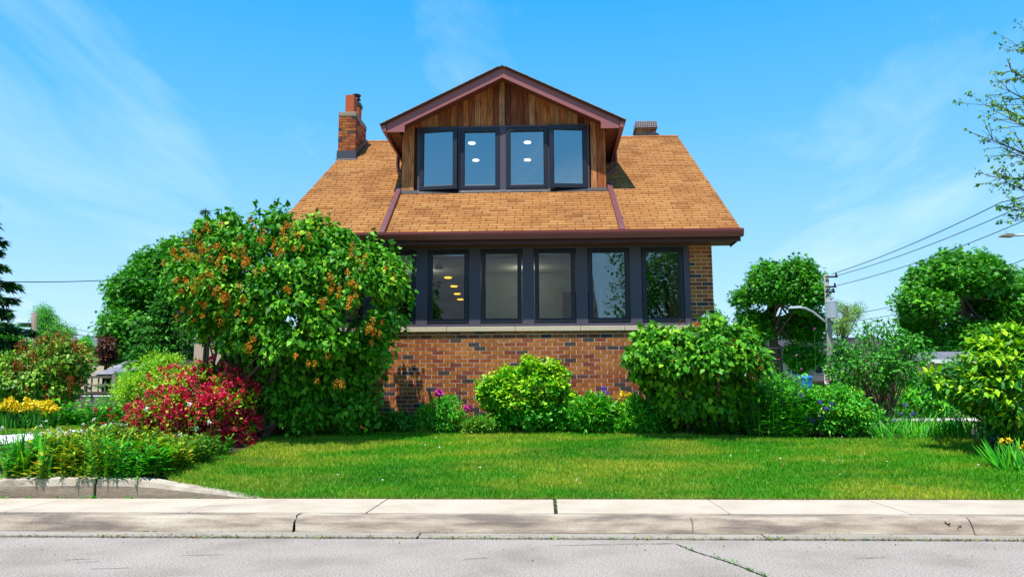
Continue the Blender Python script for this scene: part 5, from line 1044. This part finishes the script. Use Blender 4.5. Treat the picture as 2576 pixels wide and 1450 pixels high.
Y = 17.5; x0, x1 = X(487, 900, Y), X(600, 900, Y); zt = Zp(500, 853, Y); h = thing('beige_garage', 'beige rendered wall of a small garage behind the big lilac', 'garage', ((x0 + x1) / 2, Y, .7)); bx('wall', M_['pinkwall'], h, (x0, x1, Y, Y + 4, .6, zt)); bx('coping', M_['sill'], h, (x0 - .04, x1 + .04, Y - .04, Y + 4, zt + .002, zt + .07))
Y = 19; h = thing('play_house', 'small dark gabled roof just left of the beige garage', 'shed', (X(465, 930, Y), Y, .7)); x0, x1 = X(440, 930, Y), X(482, 930, Y); zt = Zp(460, 932, Y); bx('wall', M_['fencewood'], h, (x0 + .05, x1 - .05, Y, Y + 1.5, .6, zt)); b = MB(); b.prism_y([(x0, zt), (x1, zt), ((x0 + x1) / 2, Zp(460, 902, Y))], Y - .15, Y + 1.6); b.build('roof', M_['roofdark'], h)
Y = 18.6; x0, x1 = X(-60, 960, Y), X(420, 960, Y); zt = Zp(200, 947, Y); h = thing('wooden_fence', 'weathered grey board fence with a square lattice top', 'fence', ((x0 + x1) / 2, Y, .7)); b = MB(); xx = x0
while xx < x1: b.box(xx, xx + .135, Y, Y + .02, .62, zt - .38); xx += .142
b.build('boards', M_['fencewood'], h); xx = x0; b = MB()
while xx < x1: b.box(xx, xx + .035, Y + .002, Y + .015, zt - .38, zt - .035); xx += .17
b.box(x0, x1, Y - .012, Y - .001, zt - .22, zt - .19); b.build('lattice', M_['fencewood'], h)
bx('rail', M_['fencewood'], h, (x0, x1, Y - .03, Y + .04, zt - .034, zt + .02), (x0, x1, Y - .025, Y - .001, zt - .42, zt - .36))
for k in range(5): xp = x0 + .05 + k * (x1 - x0) / 4.2; bx('post', M_['fencewood'], h, (xp, xp + .1, Y - .11, Y - .031, .6, zt + .05))
Y = 16.9; x0, x1 = X(178, 1000, Y), X(300, 1000, Y); zt = Zp(250, 996, Y); h = thing('chain_link_fence', 'galvanised chain link fence in front of the wooden boards', 'fence', ((x0 + x1) / 2, Y, .7)); b = MB(); b.tube([(x0, Y, zt), (x1, Y, zt)], .022, 8); b.build('top_rail', M_['galv'], h)
for xp in (X(232, 1000, Y), x0): b = MB(); b.tube([(xp, Y, .6), (xp, Y, zt + .04)], .028, 8); b.build('post', M_['galv'], h)
b = MB(); k = x0
while k < x1: b.tube([(k, Y, .65), (k + .9, Y, zt)], .003, 3, cap=False); b.tube([(k + .9, Y + .006, .65), (k, Y + .006, zt)], .003, 3, cap=False); k += .09
b.build('mesh', M_['galv'], h)
# utility pole with transformer, lamp arm and sign
Y = 29.0; pt, pb = at(2078, 690, Y), at(2093, 985, Y); pb[2] = .6
h = thing('utility_pole', 'grey wooden utility pole with transformer can and street lamp arm', 'pole', pb); b = MB(); b.tube([pb, pt], [.125, .08], 12); b.build('pole', M_['polewood'], h, smooth=True)
c = at(2089, 790, Y - .1); b = MB(); tx, tz = X(2085, 790, Y), Zp(2085, 796, Y); b.cyl((tx, Y - .32), .2, .2, tz - .08, tz + .50, 18); b.cyl((tx, Y - .32), .21, .1, tz + .501, tz + .56, 18); b.cyl((tx - .06, Y - .34), .03, .03, tz + .56, tz + .7, 8); b.cyl((tx + .07, Y - .3), .03, .03, tz + .56, tz + .7, 8); b.build('transformer', M_['galv'], h)
b = MB(); pts = [at(2082, 812, Y - .15), at(2066, 800, Y - .2), at(2045, 783, Y - .25), at(2025, 774, Y - .3), at(2005, 772, Y - .35)]; b.tube(pts, .035, 8); arm = b.build('lamp_arm', M_['galv'], h, smooth=True)
b = MB(); q = at(2000, 772, Y - .36); b.hexa([(q[0] - .22, q[1] - .1, q[2] - .05), (q[0] + .22, q[1] - .08, q[2] - .03), (q[0] + .22, q[1] + .08, q[2] - .03), (q[0] - .22, q[1] + .1, q[2] - .05)], [(q[0] - .18, q[1] - .07, q[2] + .02), (q[0] + .22, q[1] - .05, q[2] + .05), (q[0] + .22, q[1] + .05, q[2] + .05), (q[0] - .18, q[1] + .07, q[2] + .02)]); b.build('lamp_head', M_['galv'], arm)
for (yy, l) in ((697, .35), (722, .3), (735, .25)):
    z = Zp(2080, yy, Y); xx = X(2080, yy, Y); b = MB(); b.box(xx - .1, xx + l, Y - .14, Y - .11, z - .03, z + .03); b.cyl((xx + l - .05, Y - .125), .045, .03, z + .031, z + .14, 8); b.build('bracket', M_['black'], h)
Y = 27.5; sx0, sx1, sz1, sz0 = X(2073, 940, Y), X(2103, 940, Y), Zp(2090, 938, Y), Zp(2090, 965, Y); h = thing('parking_sign', 'white no parking sign with a red ring in front of the pole', 'sign', ((sx0 + sx1) / 2, Y, .7)); xm = (sx0 + sx1) / 2; zm = (sz0 + sz1) / 2
b = MB(); b.tube([(xm, Y + .04, .6), (xm, Y + .04, sz1)], .03, 8); b.build('post', M_['galv'], h); sg = bx('panel', M_['white'], h, (sx0, sx1, Y - .006, Y + .006, sz0, sz1), bevel=.003)
b = MB(); rr = (sz1 - sz0) * .36; cx_ = xm - .06
for k in range(28):
    a0, a1 = 6.2832 * k / 28, 6.2832 * (k + 1) / 28; b.hexa([(cx_ + rr * math.cos(a0), Y - .012, zm + rr * math.sin(a0)), (cx_ + rr * math.cos(a1), Y - .012, zm + rr * math.sin(a1)), (cx_ + rr * .82 * math.cos(a1), Y - .012, zm + rr * .82 * math.sin(a1)), (cx_ + rr * .82 * math.cos(a0), Y - .012, zm + rr * .82 * math.sin(a0))][::-1], [(cx_ + rr * math.cos(a0), Y - .0065, zm + rr * math.sin(a0)), (cx_ + rr * math.cos(a1), Y - .0065, zm + rr * math.sin(a1)), (cx_ + rr * .82 * math.cos(a1), Y - .0065, zm + rr * .82 * math.sin(a1)), (cx_ + rr * .82 * math.cos(a0), Y - .0065, zm + rr * .82 * math.sin(a0))][::-1])
b.tube([(cx_ - rr * .62, Y - .016, zm + rr * .62), (cx_ + rr * .62, Y - .016, zm - rr * .62)], rr * .07, 6); b.build('red_ring', M_['red'], sg)
def letters(txt, size, mat, parent, loc, name):
    fc = bpy.data.curves.new(name, 'FONT'); fc.body = txt; fc.size = size; fc.extrude = .002; fc.align_x = 'CENTER'; fc.align_y = 'CENTER'; fc.materials.append(mat); ft = bpy.data.objects.new('text_source', fc); COL.objects.link(ft); bpy.context.view_layer.update()
    tm = bpy.data.meshes.new_from_object(ft.evaluated_get(bpy.context.evaluated_depsgraph_get())); bpy.data.objects.remove(ft); tm.name = name; o = link(name, tm, parent); o.rotation_euler = (math.pi / 2, 0, 0); o.location = Vector(loc) - BASE[parent.name]; return o
letters('P', rr * 1.5, M_['black'], sg, (cx_, Y - .009, zm), 'letter')
# second distant pole, left pole
def pole(label, top, basepx, Y, r, mat, group=None):
    a = at(*top, Y); c = at(*basepx, Y); c[2] = .5; h = thing('utility_pole', label, 'pole', c, group); b = MB(); b.tube([c, a], [r * 1.3, r], 10); b.build('pole', M_[mat], h, smooth=True); return h, a
h, a = pole('small far pole with a crossarm behind the right lilac', (1881, 786), (1881, 980), 52, .12, 'oldpole'); bx('crossarm', M_['oldpole'], h, (a[0] - .85, a[0] + .85, 51.85, 51.97, a[2] - .25, a[2] - .13))
for k in (-.75, -.25, .3, .75): b = MB(); b.cyl((a[0] + k, 51.9), .05, .03, a[2] - .129, a[2] + .06, 8); b.build('insulator', M_['black'], h)
h, a = pole('weathered pole with a black box lamp at the left', (86, 786), (84, 990), 25, .085, 'oldpole'); zb = Zp(70, 820, 25); xb = X(58, 820, 25); xc = X(82, 820, 25)
bx('lamp_box', M_['black'], h, (xb, xc, 24.8, 25.1, zb - .02, zb + .10), bevel=.01)
# street lamp entering from the right
Y = 14.5; pb = at(2790, 1130, Y); pb[2] = .6; ptop = at(2775, 600, Y); h = thing('street_lamp', 'grey street lamp head reaching in from the right edge', 'street lamp', pb); b = MB(); b.tube([pb, at(2782, 800, Y), ptop], [.08, .065, .05], 10); b.build('pole', M_['galv'], h, smooth=True)
b = MB(); b.tube([ptop, at(2700, 585, Y), at(2620, 588, Y), at(2548, 592, Y)], .022, 8); arm = b.build('lamp_arm', M_['galv'], h, smooth=True)
q = at(2530, 592, Y); b = MB(); b.prism_y([(q[0] - .1, q[2] - .022), (q[0] + .12, q[2] - .03), (q[0] + .13, q[2] + .018), (q[0] + .02, q[2] + .03), (q[0] - .09, q[2] + .004)], Y - .07, Y + .07); b.cyl((q[0] + .01, Y), .006, .006, q[2] + .03, q[2] + .09, 6); b.build('lamp_head', M_['oldpole'], arm)
# cables
def cable(label, pts, Ys, sag=.0, r=.012):
    P = [at(x, y, Yq) for (x, y), Yq in zip(pts, Ys)]; b = MB(); full = []
    for i in range(len(P) - 1):
        for k in range(14):
            u = k / 14; full.append(P[i] * (1 - u) + P[i + 1] * u + np.array([0, 0, -sag * 4 * u * (1 - u)]))
    full.append(P[-1]); b.tube(full, r, 5, cap=False); o = b.build('power_cable', M_['wire'], None); return tag(o, label, 'cable', 'overhead cables')
cable('uppermost cable running up right from the utility pole', [(2092, 689), (2520, 508), (2700, 425)], [29, 20, 17], .12)
cable('middle cable running up right from the utility pole', [(2100, 694), (2545, 530), (2740, 450)], [29, 20, 17], .12, .011)
cable('lowest of the three cables rising right from the utility pole', [(2104, 718), (2576, 555), (2760, 480)], [29, 20, 17], .14, .011)
cable('thin cable crossing low behind the ash tree', [(2095, 795), (2270, 764), (2700, 690)], [29.2, 34, 45], .05, .012)
cable('lower thin cable meeting the broad maple', [(2095, 812), (2268, 787), (2600, 740)], [29.2, 34, 45], .05, .012)
cable('cable end at the right edge above the broad maple', [(2535, 668), (2620, 636)], [26, 22], .0, .012)
cable('long level cable crossing the sky at the left', [(-40, 707), (300, 703), (560, 690)], [15, 19, 23], .03, .010)
cable('cable sloping down right from the left pole', [(86, 822), (270, 850), (480, 868)], [25, 36, 48], .05, .018)
cable('faint upper cable behind the left pole', [(86, 800), (270, 842), (480, 858)], [25, 38, 52], .05, .010)
# iron trellis beside the right lilac, recycling bin
Y = 15.5; h = thing('iron_trellis', 'black iron trellis rising behind the right lilac bush', 'trellis', (X(1950, 960, Y), Y, .7)); xa, xb = X(1905, 900, Y), X(1965, 900, Y); zt = Zp(1965, 872, Y)
for k in range(6): xx = xa + (xb - xa) * k / 5; b = MB(); b.tube([(xx, Y, .6), (xx, Y, zt - (0 if k == 5 else .06))], .03 if k == 5 else .014, 6); b.build('post' if k == 5 else 'bar', M_['black'], h)
b = MB(); b.tube([(xa, Y, zt - .05), (xb, Y, zt - .02)], .014, 6); b.tube([(xa, Y, 1.15), (xb, Y, 1.15)], .014, 6); b.build('rail', M_['black'], h); b = MB(); xm = xa + (xb - xa) * .5
b.tube([(xm + .07 * math.cos(k * .9), Y - .03 + .05 * math.sin(k * .9), .8 + (zt - .95) * k / 60) for k in range(61)], .013, 5); b.build('scroll', M_['black'], h)
Y = 24; x0, x1 = X(2015, 945, Y), X(2043, 945, Y); zt = Zp(2030, 944, Y); h = thing('recycling_bin', 'blue plastic recycling bin beyond the columbines', 'bin', ((x0 + x1) / 2, Y, .7)); b = MB(); b.hexa([(x0 + .08, Y, .65), (x1 - .08, Y, .65), (x1 - .08, Y + .4, .65), (x0 + .08, Y + .4, .65)], [(x0 + .02, Y - .04, zt - .08), (x1 - .02, Y - .04, zt - .08), (x1 - .02, Y + .45, zt - .08), (x0 + .02, Y + .45, zt - .08)]); b.build('body', M_['bluebin'], h, .01); b = MB(); b.hexa([(x0, Y - .06, zt - .079), (x1, Y - .06, zt - .079), (x1, Y + .47, zt - .079), (x0, Y + .47, zt - .079)], [(x0 + .03, Y - .02, zt), (x1 - .03, Y - .02, zt), (x1 - .03, Y + .42, zt + .03), (x0 + .03, Y + .42, zt + .03)]); b.build('lid', M_['bluebin'], h, .01)
# tall pink stems above the columbines
stalks('verbena_plant', 'thin tall stems with mauve pink flowers above the columbines', 'plant', (2045, 1100), 1.0, 1.4, 14, 'leafmid', 'lance', .06, 6, .06, flower='magenta', fn=11, fr=.02, fsz=.022, dy=.5, dn=1)

# ---- across the street (mirrored in the windows)
nh = thing('neighbour_house', 'brown roofed house across the street mirrored in the lower windows', 'house', (-3, -16, 0)); bx('wall', M_['pinkwall'], nh, (-9.5, 2.2, -22, -13.5, 0, 4.6)); b = MB(); b.prism_x([(-12.9, 4.5), (-19.8, 9.9), (-26.6, 4.5)], -10.2, 2.8, .5, 1); yy = -12.85
for k in range(52):
    y0 = -12.9 - 6.9 * k / 52; z0 = 4.53 + 5.4 * k / 52; y1 = y0 - 6.9 / 52; z1 = z0 + 5.4 / 52 + .02; b.add([(-10.2, y0, z0), (2.8, y0, z0), (2.8, y1, z1 - .03), (-10.2, y1, z1 - .03), (-10.2, y0, z0 - .02), (2.8, y0, z0 - .02)], [(1, 0, 3, 2), (0, 1, 5, 4)], random.random(), 0)
b.build('roof', [M_['housebrown'], M_['roofdark']], nh)
for xx in (-7.5, -4.2, -.8): f = bx('window', M_['white'], nh, (xx, xx + 1.6, -13.49, -13.42, 1.6, 3.4)); bx('pane', M_['roofdark'], f, (xx + .12, xx + 1.48, -13.419, -13.40, 1.72, 3.28))
def plaintree(name, label, x, y, h, r, mats, ncl, size, nl):
    t = thing(name, label, 'tree', (x, y, 0)); d = rdir(ncl) * (RNG.random(ncl) ** .4)[:, None] * np.array([r, r, h * .33]) + np.array([x, y, h * .64]); leaf_mesh('crown', [leaf_cloud(d, r * .28, nl, size, 'star', 0)], [M_[mats]], t); b = MB(); b.tube([(x, y, 0), (x + .1, y, h * .4), (x, y, h * .8)], [.25, .18, .06], 8, cap=False); limbs(b, (x, y, h * .35), d[:14], .08, .02); b.build('trunk', M_['bark'], t)
plaintree('maple_tree', 'large tree across the street mirrored in the right windows', 7.0, -13, 11.5, 3.9, 'leafmaple', 170, .16, 90)
plaintree('maple_tree', 'smaller tree across the street further right', 12, -11, 9, 2.8, 'leafmaple', 120, .16, 80)

# ================================================================== SMALL THINGS
def litter(name, label, pts, mats, size, kind, cat, per=3, spread=.03):
    P = np.repeat(np.array(pts), per, 0); P = P + RNG.normal(size=P.shape) * np.array([spread, spread * .6, .004]); P[:, 2] = np.maximum(P[:, 2], np.repeat(np.array(pts)[:, 2], per) - .001) + .006
    o = leaf_mesh(name, [(P, nrm(np.array([0, 0, 1.0]) + rdir(len(P)) * .6), rdir(len(P)) * np.array([1, 1, .5]), size * RNG.uniform(.5, 1.3, len(P)), kind, 0)], [M_[mats]], None); return tag(o, label, cat, kind='stuff')
def scat(n, x0, x1, y, z, jy=.02): return [(random.uniform(x0, x1), y + random.uniform(-jy, jy), z) for _ in range(n)]
litter('weeds', 'tiny weeds and straw in the seam between gutter and road', scat(320, -6, 6, 7.355, .012, .012) + scat(50, -5, 3, 7.58, .016, .01), 'leafdull', .028, 'lance', 'weeds', 4, .03)
litter('dead_litter', 'dry straw bits along the gutter seam', scat(300, -6, 6, 7.35, .01, .025), 'dead', .03, 'lance', 'litter', 3, .04)
cw = [(p[0], p[1], .006) for p in crp if random.random() < .7]; litter('weeds', 'green weeds growing in the road crack', cw, 'leafmid', .022, 'oval', 'weeds', 5, .012)
litter('weeds', 'little weeds along the foot of the flower bed kerb', [(x, 8.862, .17) for x in (-5.9, -5.55, -5.25, -5.15, -5.1, -4.75, -4.7, -3.95, -6.2)], 'leafbright', .035, 'oval', 'weeds', 7, .03)
litter('weeds', 'weeds in the wide pavement joint', [(.09, random.uniform(7.9, 8.8), .155) for _ in range(14)], 'leafdull', .018, 'lance', 'weeds', 4, .012)
litter('grit', 'small dark grit and stones scattered on the road', [(random.uniform(-6, 6), 7.3 - abs(random.gauss(0, .45)), .002) for _ in range(160)], 'bitumen', .014, 'round', 'grit', 1, .0)
q = atz(2393, 1339, .02); dl = leaf_mesh('dead_leaves', [(np.array([[q[0] + random.uniform(-.09, .12), q[1] + random.uniform(-.03, .03), .03 + random.uniform(0, .06)] for _ in range(9)]), rdir(9) + np.array([0, -.5, .5]), rdir(9), RNG.uniform(.05, .09, 9), 'star', 0)], [M_['leafred']], None); tag(dl, 'curled purple brown leaf lying against the kerb', 'leaf')
lp = []
for _ in range(60):
    x = random.uniform(-3, 6); y = random.uniform(9, 12.5); lp.append((x, y, zgf(x, y) + .04))
litter('fallen_leaves', 'a few pale fallen leaves on the lawn', lp[:26], 'dead', .05, 'oval', 'leaves', 1, .0); litter('clover_flowers', 'tiny white clover flowers in the lawn', lp[26:], 'whitefl', .02, 'petal', 'flowers', 4, .006)
